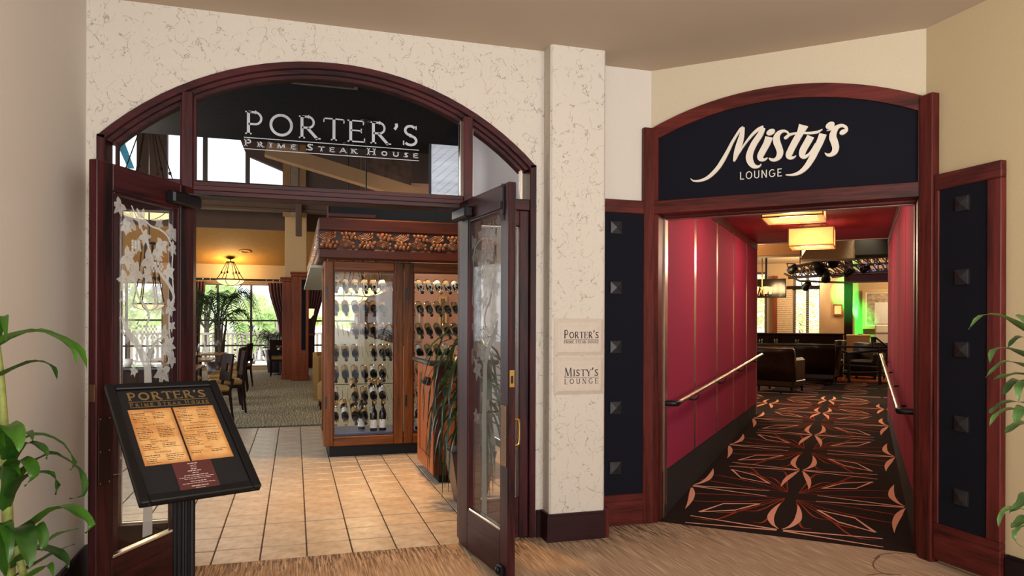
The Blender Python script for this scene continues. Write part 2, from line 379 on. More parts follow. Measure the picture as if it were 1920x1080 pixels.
def tag(o, label=None, cat=None, group=None, kind=None):
    if label: o['label'] = label
    if cat: o['category'] = cat
    if group: o['group'] = group
    if kind: o['kind'] = kind
    return o
def obj(name, mb, m, parent=None, loc=None, rotz=0):
    me = mb if isinstance(mb, bpy.types.Mesh) else mb.mesh(name, m)
    o = bpy.data.objects.new(name, me); COL.objects.link(o)
    if parent is not None: o.parent = parent
    if loc is not None: o.location = loc
    if rotz: o.rotation_euler = (0, 0, rotz)
    return o
def thing(name, label, cat, loc=(0, 0, 0), rotz=0, group=None, kind=None):
    o = bpy.data.objects.new(name, None); o.empty_display_size = .1; COL.objects.link(o)
    o.location = loc; o.rotation_euler = (0, 0, rotz); return tag(o, label, cat, group, kind)
KIDS = {}
def children(o): return [c for c in COL.objects if c.parent is o]
def dup(root, loc, rotz=0, label=None, scale=None):
    kids = KIDS.get(root.name)
    if kids is None: kids = KIDS[root.name] = [(c, children(c)) for c in children(root)]
    r = root.copy(); COL.objects.link(r); r.location = loc; r.rotation_euler = (root.rotation_euler.x, root.rotation_euler.y, rotz)
    if label: r['label'] = label
    if scale: r.scale = scale
    for c, gs in kids:
        k = c.copy(); COL.objects.link(k); k.parent = r
        for g in gs:
            d = g.copy(); COL.objects.link(d); d.parent = k
    return r
def struct(name, mb, m, label, cat, rotz=0): return tag(obj(name, mb, m, None, None, rotz), label, cat, kind='structure')
XY = lambda x, y, d: (x, y, d)        # plan polygon, d = z
XZ = lambda x, z, d: (x, d, z)        # elevation facing -Y, d = y
def arcpts(cx, cz, R, x0, x1, n=28):
    a0 = math.acos((x0 - cx) / R); a1 = math.acos((x1 - cx) / R)
    return [(cx + R * cos(a0 + (a1 - a0) * i / n), cz + R * sin(a0 + (a1 - a0) * i / n)) for i in range(n + 1)]

# ------------------------------------------------------------------ lettering: strokes on a plane
def arc(cx, cy, rx, ry, a0, a1, n=10): return [(cx + rx * cos(radians(a0 + (a1 - a0) * i / n)), cy + ry * sin(radians(a0 + (a1 - a0) * i / n))) for i in range(n + 1)]
def glyph(ch, tk, tn, sf):
    """strokes [(points, width)], advance; tk thick, tn thin, sf serif length"""
    S = []; h = tk / 2; b = tn / 2
    def st(p, w): S.append((p, w))
    def stem(x, y0=0, y1=1, foot=1, head=1):
        st([(x, y0), (x, y1)], tk)
        if sf:
            if foot: st([(x - h - sf, b), (x + h + sf, b)], tn)
            if head: st([(x - h - sf, 1 - b), (x + h + sf, 1 - b)], tn)
    def bowl(x, yt, yb, wd, w): st([(x, yt - b), (x + wd * .45, yt - b)] + arc(x + wd * .45, (yt + yb) / 2, wd * .55 - h, (yt - yb) / 2 - b, 90, -90, 12) + [(x, yb + b)], w)
    md = (tk + tn) / 2; e = sf
    if ch == 'P': stem(.16); bowl(.16, 1, .42, .52, md); return S, .74
    if ch == 'R': stem(.16); bowl(.16, 1, .45, .50, md); st([(.36, .47), (.74, 0)], tk); (st([(.66, b), (.86, b)], tn) if sf else 0); return S, .86
    if ch == 'O': st(arc(.5, .5, .44 - h, .5 - h, 90, 450, 28), tk * .92); return S, 1.0
    if ch == 'G': st(arc(.5, .5, .44 - h, .5 - h, 48, 318, 22) + [(.84, .22), (.84, .44)], tk * .92); st([(.58, .44), (.92, .44)], tn); return S, 1.0
    if ch == 'T':
        st([(.0, 1 - b), (.8, 1 - b)], tn); stem(.4, head=0)
        if sf: st([(.02, .8), (.02, 1)], tn * .8); st([(.78, .8), (.78, 1)], tn * .8)
        return S, .8
    if ch == 'E':
        stem(.14, head=0, foot=0); st([(.02 if sf else .14, 1 - b), (.64, 1 - b)], tn); st([(.02 if sf else .14, b), (.68, b)], tn); st([(.14, .53), (.56, .53)], tn)
        if sf: st([(.63, .8), (.63, 1)], tn * .8); st([(.67, 0), (.67, .2)], tn * .8); st([(.55, .43), (.55, .63)], tn * .8)
        return S, .76
    if ch == 'L':
        stem(.14, foot=0); st([(.02 if sf else .14, b), (.62, b)], tn)
        if sf: st([(.61, 0), (.61, .22)], tn * .8)
        return S, .68
    if ch == 'I': stem(.18); return S, .36
    if ch == 'H': stem(.16); stem(.72); st([(.16, .52), (.72, .52)], tn); return S, .9
    if ch == 'S':
        st(arc(.33, .73, .27 - h, .27 - h, 35, 270, 14) + arc(.33, .27, .30 - h, .27 - h + .0, 90, -145, 14), tk * .92)
        if sf: st([(.56, .78), (.56, .96)], tn); st([(.06, .04), (.06, .24)], tn)
        return S, .68
    if ch == "'": st([(.1, 1), (.12, .88), (.04, .72)], tk); return S, .24
    if ch == 'M':
        st([(.12, 0), (.18, 1)], tn if sf else tk); st([(.18, 1), (.5, .04)], tk); st([(.5, .04), (.84, 1)], tn if sf else tk); st([(.84, 1), (.9, 0)], tk)
        if sf: st([(.0, b), (.24, b)], tn); st([(.78, b), (1.02, b)], tn); st([(.06, 1 - b), (.2, 1 - b)], tn); st([(.84, 1 - b), (.96, 1 - b)], tn)
        return S, 1.06
    if ch == 'N':
        st([(.14, 0), (.14, 1)], tn if sf else tk); st([(.14, 1), (.74, 0)], tk); st([(.74, 0), (.74, 1)], tn if sf else tk)
        if sf: st([(.02, b), (.26, b)], tn); st([(.62, 1 - b), (.86, 1 - b)], tn); st([(.02, 1 - b), (.18, 1 - b)], tn)
        return S, .9
    if ch == 'A':
        st([(.02, 0), (.40, 1)], tn if sf else tk); st([(.40, 1), (.80, 0)], tk); st([(.16, .34), (.66, .34)], tn)
        if sf: st([(-.06, b), (.16, b)], tn); st([(.68, b), (.92, b)], tn)
        return S, .84
    if ch == 'K':
        stem(.16); st([(.16, .42), (.66, 1)], tn if sf else tk); st([(.34, .60), (.74, 0)], tk)
        if sf: st([(.58, 1 - b), (.78, 1 - b)], tn); st([(.64, b), (.88, b)], tn)
        return S, .86
    if ch == 'U':
        st([(.15, 1), (.15, .36)] + arc(.44, .32, .29, .32 - h, 180, 360, 12) + [(.73, .36), (.73, 1)], tk * .9)
        if sf: st([(.02, 1 - b), (.28, 1 - b)], tn); st([(.62, 1 - b), (.86, 1 - b)], tn)
        return S, .9
    if ch == 'Y':
        st([(.04, 1), (.42, .46)], tk); st([(.80, 1), (.42, .46)], tn if sf else tk); st([(.42, .5), (.42, 0)], tk)
        if sf: st([(-.06, 1 - b), (.18, 1 - b)], tn); st([(.70, 1 - b), (.90, 1 - b)], tn); st([(.28, b), (.56, b)], tn)
        return S, .84
    return S, .45
def offset(pts, ws):
    A = []; B = []; n = len(pts)
    for i in range(n):
        p = V(pts[i]); d0 = (V(pts[i]) - V(pts[i - 1])).normalized() if i else None; d1 = (V(pts[i + 1]) - p).normalized() if i < n - 1 else None
        d = (d0 + d1) if d0 is not None and d1 is not None else (d0 if d0 is not None else d1)
        if d.length < 1e-6: d = d0
        d.normalize(); nn = V((-d.y, d.x)); k = 1
        if d0 is not None and d1 is not None: k = 1 / max(.5, nn.dot(V((-d0.y, d0.x))))
        A.append(tuple(p + nn * ws[i] / 2 * k)); B.append(tuple(p - nn * ws[i] / 2 * k))
    return A, B
def write(chars, fn, width, height, d0, d1, tk, tn, sf, mat_, parent, gap=.1, small=.78, name='letter'):
    """chars: string, lower case = small capital; fn(x, y, d) maps the text plane; scaled to width"""
    x = 0; lay = []
    for c in chars:
        s = small if c.islower() else 1; S, a = glyph(c.upper(), tk / s * (.92 if s < 1 else 1), tn / s, sf)
        if c == ' ': x += .45; continue
        lay.append((x, s, S)); x += a * s + gap
    total = x - gap; kx = width / total
    for x0, s, S in lay:
        mb = MB()
        for pts, wd in S:
            q = [((x0 + px * s) * kx, py * s * height) for px, py in pts]
            A, B = offset(q, [wd * s * height] * len(q)); mb.strip(A, B, fn, d0, d1)
        obj(name, mb, mat_, parent)
def smooth(pts, n=5):                        # Catmull-Rom through (x, y, w)
    out = []
    for i in range(len(pts) - 1):
        p0, p1, p2, p3 = pts[max(i - 1, 0)], pts[i], pts[i + 1], pts[min(i + 2, len(pts) - 1)]
        for k in range(n):
            t = k / n; out.append(tuple(.5 * (2 * b + (c - a) * t + (2 * a - 5 * b + 4 * c - d) * t * t + (3 * b - a - 3 * c + d) * t ** 3) for a, b, c, d in zip(p0, p1, p2, p3)))
    out.append(tuple(pts[-1])); return out
def typeset(body, size, m, parent, x, z, align='CENTER', name='heading', d=-.0012):
    cu = bpy.data.curves.new('type', 'FONT'); cu.body = body; cu.size = size; cu.align_x = align
    o = bpy.data.objects.new('type', cu); COL.objects.link(o); bpy.context.view_layer.update()
    me = bpy.data.meshes.new_from_object(o.evaluated_get(bpy.context.evaluated_depsgraph_get())); bpy.data.objects.remove(o)
    for v in me.vertices: v.co = (v.co.x + x, d, v.co.y + z)
    me.materials.clear(); me.materials.append(m); return obj(name, me, m, parent)

# ------------------------------------------------------------------ foyer shell
Y0 = 4.30; MD = 4.82; CEIL = 3.09
def mp(a, d): return (MT.x * a + MN.x * d, MT.y * a + MN.y * d)
cl = mp(-1.309, MD); cr = mp(.338, MD)
plan = [(-1.067, -3.4), (3.53, -3.4), (3.53, cr[1]), cr, cl, (cl[0], 4.414), (1.89, 4.414), (1.89, Y0), (-1.067, Y0)]
fl = MB().prism([(-1.25, -3.4), (3.7, -3.4), (3.7, 3.25), mp(.33, 4.85), mp(-1.30, 4.85), (2.36, 4.46), (1.50, 4.46), (1.50, 4.305), (-1.25, 4.305)], XY, -.12, 0)
floor1 = struct('floor', fl, M['carpet'], 'beige streaked carpet of the foyer in front of both entrances', 'floor')
mb = MB()
for pts in ([(1640, 1048), (1652, 1040), (1680, 1037), (1710, 1040)], [(1650, 1043), (1638, 1054), (1640, 1066), (1656, 1075), (1672, 1078)], [(1624, 1079), (1650, 1076), (1690, 1078)]):
    q = smooth([(pZ(x, y).x, pZ(x, y).y, .008) for x, y in pts], 5); A, B = offset([p[:2] for p in q], [p[2] for p in q]); mb.strip(A, B, XY, .0002, .0012)
obj('carpet_stain', mb, plain('carpet_stain', rgb(110, 84, 60), .95), floor1)
struct('ceiling', MB().prism([(-1.25, -3.4), (3.7, -3.4), (3.7, 3.3), mp(.5, 4.95), mp(-1.4, 4.95), (2.30, 4.45), (-1.25, 4.45)], XY, CEIL, CEIL + .14), M['ceil'], 'plain tan foyer ceiling above both entrances', 'ceiling')
struct('wall_left', MB().box(-1.22, -3.4, 0, -1.067, 4.45, CEIL), M['wall_left'], 'smooth pale wall at the left edge behind the broad leaved plant', 'wall')
struct('wall_right', MB().box(3.53, -3.4, 0, 3.68, cr[1] + .05, CEIL), M['wallpaper_r'], 'cream wallcovered wall at the right edge above the stud panel', 'wall')
# restaurant front with arched opening
AXL, AXR, SPR, ARC_CX, ARC_R = -1.015, 1.462, 2.35, .2235, 1.735
ARC_CZ = 2.868 - ARC_R
arch = arcpts(ARC_CX, ARC_CZ, ARC_R, AXR, AXL)
poly = [(-1.20, 0), (AXL, 0)] + arch[::-1] + [(AXR, 0), (1.56, 0), (1.56, 4.6), (-1.20, 4.6)]
struct('wall_front', MB().prism(poly, XZ, Y0, Y0 + .16), M['plaster'], 'rough trowelled plaster wall around the arched steak house entrance', 'wall')
pm = MB(); ch = .012
pm.prism([(1.515, 4.46), (1.515, 4.175 + ch), (1.515 + ch, 4.175), (1.888 - ch, 4.175), (1.888, 4.175 + ch), (1.888, 4.46)], XY, 0, CEIL)
struct('wall_pillar', pm, M['plaster'], 'rough plaster pillar between the two entrances carrying two plaques', 'pillar')
struct('wall_middle', MB().box(1.80, 4.414, 0, 2.36, 4.56, 3.2), M['wall_left'], 'narrow pale wall above the navy panel beside the pillar', 'wall')
# lounge front
LA_CX, LA_R = -.487, 1.960; LA_CZ = 2.862 - LA_R
oa = arcpts(LA_CX, LA_CZ, LA_R, .338, -1.309, 24); ia = arcpts(LA_CX, LA_CZ, LA_R - .085, .29, -1.247, 24)
poly = [(-1.309, 3.2)] + [(x, z - .03) for x, z in oa[::-1]] + [(.338, 3.2)]
struct('wall_lounge', MB().prism(poly, XZ, MD, MD + .12), M['wallpaper'], 'cream wallcovered wall above the arched lounge sign', 'wall', MROT)
# baseboards
def base_strip(name, x0, y0, x1, y1, label, m='basebrd', h=.172):
    b = MB().cbox(x0, y0, 0, x1, y1, h - .016, .003); dx = .004
    b.cbox(x0 + dx if x1 - x0 < .03 else x0, y0 + dx if y1 - y0 < .03 else y0, h - .018, x1, y1, h, .004)
    return struct(name, b, M[m], label, 'baseboard')
base_strip('baseboard_left', -1.067, -3.4, -1.047, 4.295, 'dark baseboard along the foot of the left wall', 'basebrd_y')
base_strip('baseboard_front', 1.466, 4.280, 1.515, 4.30, 'short dark baseboard between door frame and pillar')
bp = MB(); 
bp.prism([(1.495, 4.30), (1.495, 4.155), (1.885, 4.155), (1.885, 4.175), (1.515, 4.175), (1.515, 4.30)], XY, 0, .158)
bp.prism([(1.499, 4.30), (1.499, 4.160), (1.885, 4.160), (1.885, 4.175), (1.515, 4.175), (1.515, 4.30)], XY, .158, .172)
struct('baseboard_pillar', bp, M['basebrd'], 'tall dark baseboard wrapping the foot of the plaster pillar', 'baseboard')
struct('trim_1', MB().cbox(1.886, 4.160, 0, 1.915, 4.35, .185), M['lwood_v'], 'short red wooden end block beside the pillar baseboard', 'trim')
base_strip('baseboard_right', 3.508, -3.4, 3.53, 2.79, 'dark baseboard along the foot of the right wall', 'basebrd_y')
# trim posts wrapping the corners of the lounge front
struct('trim_2', MB().cbox(2.262, 4.375, 0, cl[0] + .012, 4.414, 2.69), M['lwood_v'], 'red wooden corner post left of the lounge entrance', 'trim')
struct('trim_3', MB().cbox(3.475, 3.205, 0, 3.53, cr[1], 2.685), M['lwood_v'], 'red wooden corner post right of the lounge entrance', 'trim')

# ------------------------------------------------------------------ restaurant entrance: fixed frame (window_1)
wf = thing('window_1', 'arched mahogany entrance frame with glass transom lettered for the steak house', 'window', (0, 0, 0), kind='structure')
Yf = Y0 - .015
def band(Ro, Ri, xo0, xo1, xi0, xi1, d0, d1): return MB().strip(arcpts(ARC_CX, ARC_CZ, Ro, xo1, xo0), arcpts(ARC_CX, ARC_CZ, Ri, xi1, xi0), XZ, d0, d1)
R = ARC_R
obj('arch_frame', band(R, R - .036, AXL, AXR, AXL + .04, AXR - .04, Yf, Y0 + .15), M['wood_h'], wf)
obj('arch_moulding', band(R - .034, R - .058, AXL + .038, AXR - .038, AXL + .062, AXR - .062, Y0 + .02, Y0 + .14), M['wood_h'], wf)
obj('arch_bead', band(R - .056, R - .078, AXL + .06, AXR - .06, AXL + .085, AXR - .085, Y0 + .05, Y0 + .12), M['wood_h'], wf)
def z_arc(x, r): return ARC_CZ + sqrt(r * r - (x - ARC_CX) ** 2)
obj('jamb', MB().cbox(AXL, Yf, 0, AXL + .042, Y0 + .15, z_arc(AXL + .042, R) - .03), M['wood_v'], wf)
obj('jamb', MB().cbox(AXR - .042, Yf, 0, AXR, Y0 + .15, z_arc(AXR - .042, R) - .03), M['wood_v'], wf)
MUL = ((-.602, -.543), (.990, 1.048))
for a, b in MUL:
    obj('mullion', MB().cbox(a, Yf + .005, 0, b, Y0 + .15, z_arc((a + b) / 2, R) - .045), M['wood_v'], wf)
obj('transom_rail', MB().cbox(-.543, Yf + .01, 2.06, .990, Y0 + .15, 2.14).cbox(-.543, Yf + .002, 2.085, .990, Y0 + .02, 2.115), M['wood_h'], wf)
for x0, x1 in ((AXL + .042, -.602), (1.048, AXR - .042)):
    obj('transom_rail', MB().cbox(x0, Yf + .008, 2.07, x1, Y0 + .15, 2.14), M['wood_h'], wf)
    obj('stile', MB().cbox(x0, Y0 + .01, .0, x0 + .062, Y0 + .12, 2.07), M['wood_v'], wf)
    obj('stile', MB().cbox(x1 - .062, Y0 + .01, .0, x1, Y0 + .12, 2.07), M['wood_v'], wf)
    obj('sidelight_rail', MB().cbox(x0 + .062, Y0 + .01, 1.97, x1 - .062, Y0 + .12, 2.07), M['wood_h'], wf)
    obj('sidelight_rail', MB().cbox(x0 + .062, Y0 + .01, 0, x1 - .062, Y0 + .12, .25), M['wood_h'], wf)
    gp = obj('glass_pane', MB().box(x0 + .062, Y0 + .06, .25, x1 - .062, Y0 + .066, 1.97), M['glass'], wf)
    obj('glazing_bead', MB().cbox(x0 + .058, Y0 + .05, .245, x0 + .070, Y0 + .078, 1.975).cbox(x1 - .070, Y0 + .05, .245, x1 - .058, Y0 + .078, 1.975)
        .cbox(x0 + .070, Y0 + .05, .245, x1 - .070, Y0 + .078, .256).cbox(x0 + .070, Y0 + .05, 1.962, x1 - .070, Y0 + .078, 1.975), M['steel'], gp)
ri = R - .075
panes = []
for x0, x1 in ((AXL + .08, -.602), (-.543, .990), (1.048, AXR - .08)):
    a = arcpts(ARC_CX, ARC_CZ, ri, x1, x0, 16)
    g = obj('transom_glass', MB().prism([(x0, 2.14), (x1, 2.14)] + a, XZ, Y0 + .075, Y0 + .083), M['glass_dark'], wf); panes.append(g)
    for xa, xb in ((x0, x0 + .012), (x1 - .012, x1)):
        obj('glazing_bead', MB().prism([(xa, 2.14), (xb, 2.14), (xb, z_arc(xb, ri)), (xa, z_arc(xa, ri))], XZ, Y0 + .035, Y0 + .074), M['chrome'] if xa > .9 else M['wood_v'], g)  # chrome on the right puts the light reflected by the reveal into the bead
TX = lambda x, y, d: (x - .2835, d, y)
gl = panes[1]; yt = Y0 + .0735
def TXat(z): return lambda x, y, d: (x - .2835, d, y + z)
write("PORTER'S", TXat(2.438), 1.010, .132, yt - .002, yt, .125, .06, .05, M['silver'], gl, .10)
write("Prime Steak House", TXat(2.368), 1.008, .040, yt - .002, yt, .20, .13, .05, M['silver'], gl, .42, .74)
for z in (2.418, 2.353):
    obj('sign_rule', MB().box(-.2835, yt - .002, z - .0022, .7265, yt, z + .0022), M['silver'], gl)

# ------------------------------------------------------------------ restaurant entrance: the two door leaves (door_1, door_2)
LW, LT, LH = .72, .044, 2.095
ETCH = None
def etch_leaf_mesh(seed, fold=False):
    rnd = random.Random(seed); pts = []
    lob = [(90, 1.12), (76, .74), (66, .56), (46, .82), (36, 1.0), (22, .66), (6, .50), (-14, .72), (-26, .84), (-52, .52), (-84, .24), (-96, .24), (-128, .52), (206, .84), (194, .72), (174, .50), (158, .66), (144, 1.0), (134, .82), (114, .56), (104, .74)]
    n = len(lob)
    for i, (a, r) in enumerate(lob):
        a2, r2 = lob[(i + 1) % n]
        if a2 - a > 180: a2 -= 360
        if a - a2 > 180: a2 += 360
        pts.append((r * cos(radians(a)), r * sin(radians(a)))); am = (a + a2) / 2; rm = (r + r2) / 2 * rnd.uniform(.86, 1.02)
        pts.append((rm * cos(radians(am)), rm * sin(radians(am))))
    c = [(0, 0)]; vs = [(x * .5, 0, y * .5) for x, y in c + pts]; m = len(pts)
    lobe_tip = lambda v: v.length > .80
    out = MB()                                              # wedges drawn apart along the veins
    for i in range(m):
        p, q = V(pts[i]), V(pts[(i + 1) % m]); mid = (p + q) / 2; k = mid.normalized() * .035; gp_, gq_ = (.16 if lobe_tip(p) else .02), (.16 if lobe_tip(q) else .02); tri = [V((0, 0)) + k * .5, p.lerp(mid, gp_), q.lerp(mid, gq_)]
        out.add([(v.x * .5, 0, v.y * .5) for v in tri], [(0, 1, 2)])
    return out
def vine(g, m, mirror, yg, x0, x1, z0, z1):
    """an etched grape vine on the glass: trunk, tendrils, leaves, a bunch of grapes"""
    W, Hh = x1 - x0, z1 - z0
    U = lambda u: x0 + (1 - u if mirror else u) * W
    def path(pts):
        q = smooth([(U(u), z0 + v * Hh, w_) for u, v, w_ in pts], 6); A, B = offset([p[:2] for p in q], [max(.002, p[2] * .72) for p in q]); return MB().strip(A, B, XZ, yg - .001, yg)
    T_ = lambda pts: path([((x - 150) / 360, 1 - (y - 45) / 1990, w_) for x, y, w_ in pts])
    obj('etched_stem', T_([(345, 2020, .10), (350, 1500, .085), (345, 1090, .075), (335, 1000, .062), (305, 920, .058), (270, 860, .055), (230, 800, .04), (205, 730, .02)]), m, g)
    obj('etched_stem', T_([(350, 1010, .03), (358, 930, .028), (400, 860, .022), (440, 840, .012)]), m, g)
    obj('etched_stem', T_([(330, 780, .016), (350, 720, .022), (330, 660, .022), (290, 600, .020), (268, 520, .018), (240, 450, .010), (225, 400, .006)]), m, g)
    obj('etched_stem', T_([(330, 1030, .010), (300, 960, .010), (290, 910, .006)]), m, g)
    obj('etched_stem', T_([(480, 880, .012), (470, 760, .012), (478, 650, .012), (500, 590, .024), (470, 520, .028), (430, 470, .024), (380, 400, .016), (345, 300, .016), (300, 190, .014), (250, 80, .008)]), m, g)
    obj('etched_stem', T_([(500, 590, .012), (488, 420, .012), (490, 300, .012), (460, 220, .014), (410, 185, .014), (350, 170, .012), (280, 90, .008)]), m, g)
    obj('etched_tendril', path([(.50, .385, .005), (.3, .355, .005), (.14, .365, .005), (.06, .385, .005), (.10, .405, .005), (.16, .395, .005), (.12, .375, .004)]), m, g)
    rnd = random.Random(5)
    raw = [(190, 95, 42), (310, 140, 46), (245, 172, 52), (405, 140, 36), (490, 180, 46), (215, 205, 36), (320, 245, 42), (425, 272, 46), (485, 285, 42), (285, 305, 38), (395, 312, 42), (225, 380, 52), (338, 380, 52), (405, 352, 38), (460, 432, 48),
           (280, 458, 48), (345, 470, 44), (222, 505, 52), (400, 575, 56), (252, 612, 62), (352, 585, 48), (395, 658, 52), (470, 655, 48), (240, 705, 62), (250, 795, 68), (432, 808, 44), (485, 768, 28), (362, 890, 58), (460, 892, 52), (412, 930, 50), (492, 975, 42),
           (268, 1028, 30), (430, 1050, 62), (375, 975, 32), (300, 1290, 40), (440, 1380, 46), (240, 1500, 44)]
    spots = [((x - 150) / 360, 1 - (y - 45) / 1990, r * .0021) for x, y, r in raw]
    for i, (u, v, s) in enumerate(spots):
        o = obj('etched_leaf', EL[i % 3], m, g, (U(u), yg - .0015 - .0002 * (i % 4), z0 + v * Hh)); sc = s * (1.12 + .22 * rnd.random()); o.scale = (sc, 1, sc); o.rotation_euler = (0, pi + rnd.uniform(-1.5, 1.5), 0)
    gx = lambda x, y: (U((x - 150) / 360), yg - .003, z0 + (1 - (y - 45) / 1990) * Hh)
    for k in range(26):
        r_ = k // 5; o = obj('etched_grape', EG, m, g, gx(300 + 20 * (k % 5) + 10 * (r_ % 2), 775 + 17 * r_))
    for k in range(14): obj('etched_grape', EG, m, g, gx(365 + 18 * (k % 4) + 8 * (k // 4 % 2), 395 + 16 * (k // 4)))
    for k in range(10): obj('etched_grape', EG, m, g, gx(255 + 18 * (k % 3), 285 + 17 * (k // 3)))
EL = [etch_leaf_mesh(i).mesh('etched_leaf', M['etch']) for i in range(3)]
EL2 = [etch_leaf_mesh(i + 9).mesh('etched_leaf', M['etch2']) for i in range(3)]
EG = MB().ell((0, 0, 0), (.0085, .002, .0085), 9, 4).mesh('etched_grape', M['etch'])
EG2 = MB().ell((0, 0, 0), (.0085, .002, .0085), 9, 4).mesh('etched_grape', M['etch2'])
a = radians(116.9); dl = V((cos(a), -sin(a), 0))
# left leaf: its visible face looks towards the camera; local -y must face the foyer -> mirror by building from the free edge
angL = atan2(-dl.y, -dl.x)               # local x from free edge to hinge
tL = thing('door_1', 'open left mahogany door leaf with etched grapevine glass behind the menu stand', 'door', V((-.535, 4.29, 0)) + dl * LW, angL, kind='structure')
def leaf_parts(t, xs0, xs1, vm, mirror, els, eg):
    global EL, EG
    zb, zt = .243, 1.968
    obj('stile', MB().cbox(0, 0, .006, xs0, LT, LH), M['wood_v'], t); obj('stile', MB().cbox(xs1, 0, .006, LW, LT, LH), M['wood_v'], t)
    obj('rail', MB().cbox(xs0, 0, .006, xs1, LT, zb), M['wood_h'], t); obj('rail', MB().cbox(xs0, 0, zt, xs1, LT, LH), M['wood_h'], t)
    g = obj('glass_pane', MB().box(xs0, LT * .5 - .003, zb, xs1, LT * .5 + .003, zt), M['glass'], t)
    for p, q in ((xs0, xs0 + .013), (xs1 - .013, xs1)): obj('glazing_bead', MB().cbox(p, .004, zb, q, LT - .004, zt, .003), M['wood_v'], g)
    obj('glazing_bead', MB().cbox(xs0 + .013, .004, zb, xs1 - .013, LT - .004, zb + .014, .003), M['chrome'], g)
    obj('glazing_bead', MB().cbox(xs0 + .013, .004, zt - .013, xs1 - .013, LT - .004, zt, .003), M['wood_h'], g)
    EL, EG = els, eg
    vine(g, vm, mirror, LT * .5 - .0032, xs0 + .015, xs1 - .015, zb + .02, zt - .015)
    return g
E0, G0 = EL, EG
leaf_parts(tL, .102, LW - .118, M['etch'], False, E0, G0)
pp = obj('push_plate', MB().cbox(.012, -.004, .60, .088, 0, .925, .002), M['darkplate'], tL)
for sx in (.022, .078):
    for sz in (.615, .76, .91): obj('screw', MB().ell((sx, -.005, sz), (.004, .002, .004), 8, 4), M['brass'], pp)
kb = obj('door_knob', MB().lathe([(.006, 0), (.010, .02), (.026, .03), (.030, .045), (.024, .058), (0, .062)], 14, (.048, 0, 1.03), 'y'), M['brass'], tL)
obj('lock_plate', MB().cbox(-.002, .008, .99, 0, LT - .008, 1.07, .001), M['bronze'], tL)
cb = obj('closer_box', MB().cbox(LW - .245, -.055, 1.975, LW - .005, 0, 2.04, .010), M['black'], tL)
obj('closer_arm', MB().bar((LW - .10, -.03, 2.043), (LW + .12, -.20, 2.046), .022, .008), M['black'], tL)
# right leaf: local x from hinge to free edge
a = radians(98.0); dr = V((-cos(a), -sin(a), 0))
tR = thing('door_2', 'open right mahogany door leaf with etched glass and brass pull', 'door', (.965, 4.285, 0), atan2(dr.y, dr.x), kind='structure')
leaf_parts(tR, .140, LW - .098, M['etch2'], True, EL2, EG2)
pp = obj('push_plate', MB().cbox(.634, -.004, .60, .708, 0, .925, .002), M['bronze'], tR)
for sx in (.644, .698):
    for sz in (.615, .76, .91): obj('screw', MB().ell((sx, -.005, sz), (.004, .002, .004), 8, 4), M['brass'], pp)
obj('lock_plate', MB().cbox(LW, .008, 1.02, LW + .002, LT - .008, 1.11, .001), M['brass'], tR)
obj('lock_bolt_hole', MB().cbox(LW + .001, .015, 1.04, LW + .003, LT - .015, 1.08, .001), M['blackmatte'], tR)
obj('pull_handle', MB().tube(smooth([(.665, LT, .705), (.665, LT + .035, .708), (.665, LT + .045, .73), (.665, LT + .045, .82), (.665, LT + .035, .842), (.665, LT, .845)], 5), .009, 10), M['brass'], tR)
obj('closer_box', MB().cbox(.0, -.055, 1.975, .225, 0, 2.04, .010), M['black'], tR)
obj('closer_arm', MB().bar((.10, -.03, 2.043), (-.06, -.18, 2.046), .022, .008), M['black'], tR)
obj('flush_bolt', MB().cbox(.640, -.012, 1.93, .672, 0, 2.08, .004).cbox(.646, -.022, 1.96, .666, -.01, 2.0, .004).tube([(.656, -.008, 1.90), (.656, -.008, 2.094)], .005, 8), M['black'], tR)
obj('floor_bolt', MB().cbox(.62, -.022, .015, .68, 0, .075, .006).ell((.65, -.028, .05), (.018, .012, .022)), M['black'], tR)
for i, z in enumerate((.2, 1.05, 1.9)):
    obj('hinge', MB().tube([(LW + .008, .02, z - .05), (LW + .008, .02, z + .05)], .009, 8), M['bronze'], tL); obj('hinge', MB().tube([(-.008, .02, z - .05), (-.008, .02, z + .05)], .009, 8), M['bronze'], tR)

# ------------------------------------------------------------------ plaques on the pillar
def plaque(z0, z1, label, lines):
    x0, x1 = 1.541, 1.875; yb, yf = 4.175, 4.160
    t = thing('wall_plaque', label, 'sign', ((x0 + x1) / 2, yb, z0), 0, 'two stone plaques on the pillar')
    w2 = (x1 - x0) / 2; h = z1 - z0; bv = .024
    mb = MB(); o = [(-w2, 0), (w2, 0), (w2, h), (-w2, h)]; i_ = [(-w2 + bv, bv), (w2 - bv, bv), (w2 - bv, h - bv), (-w2 + bv, h - bv)]
    vs = [(x, 0, z) for x, z in o] + [(x, -.004, z) for x, z in o] + [(x, -.016, z) for x, z in i_]
    mb.add(vs, [(0, 1, 2, 3), (8, 9, 10, 11)] + [(k, (k + 1) % 4, 4 + (k + 1) % 4, 4 + k) for k in range(4)] + [(4 + k, 4 + (k + 1) % 4, 8 + (k + 1) % 4, 8 + k) for k in range(4)])
    obj('plaque_body', mb, M['plaque'], t)
    fr = MB(); a_, b_ = .036, .040
    fr.strip([(-w2 + a_, a_), (w2 - a_, a_), (w2 - a_, h - a_), (-w2 + a_, h - a_)], [(-w2 + b_, b_), (w2 - b_, b_), (w2 - b_, h - b_), (-w2 + b_, h - b_)], XZ, -.0175, -.016, True)
    obj('raised_line', fr, M['plaque'], t)
    for txt, xa, wd, z, hh, tk, tn, gap in lines:
        write(txt, (lambda xa, z: lambda x, y, d: (x + xa, d, y + z))(xa, z), wd, hh, -.0172, -.016, tk, tn, .05, M['ink'], t, gap, .8)
    obj('engraved_rule', MB().box(-.105, -.0172, lines[0][3] - .009, .125, -.016, lines[0][3] - .0065), M['ink'], t)
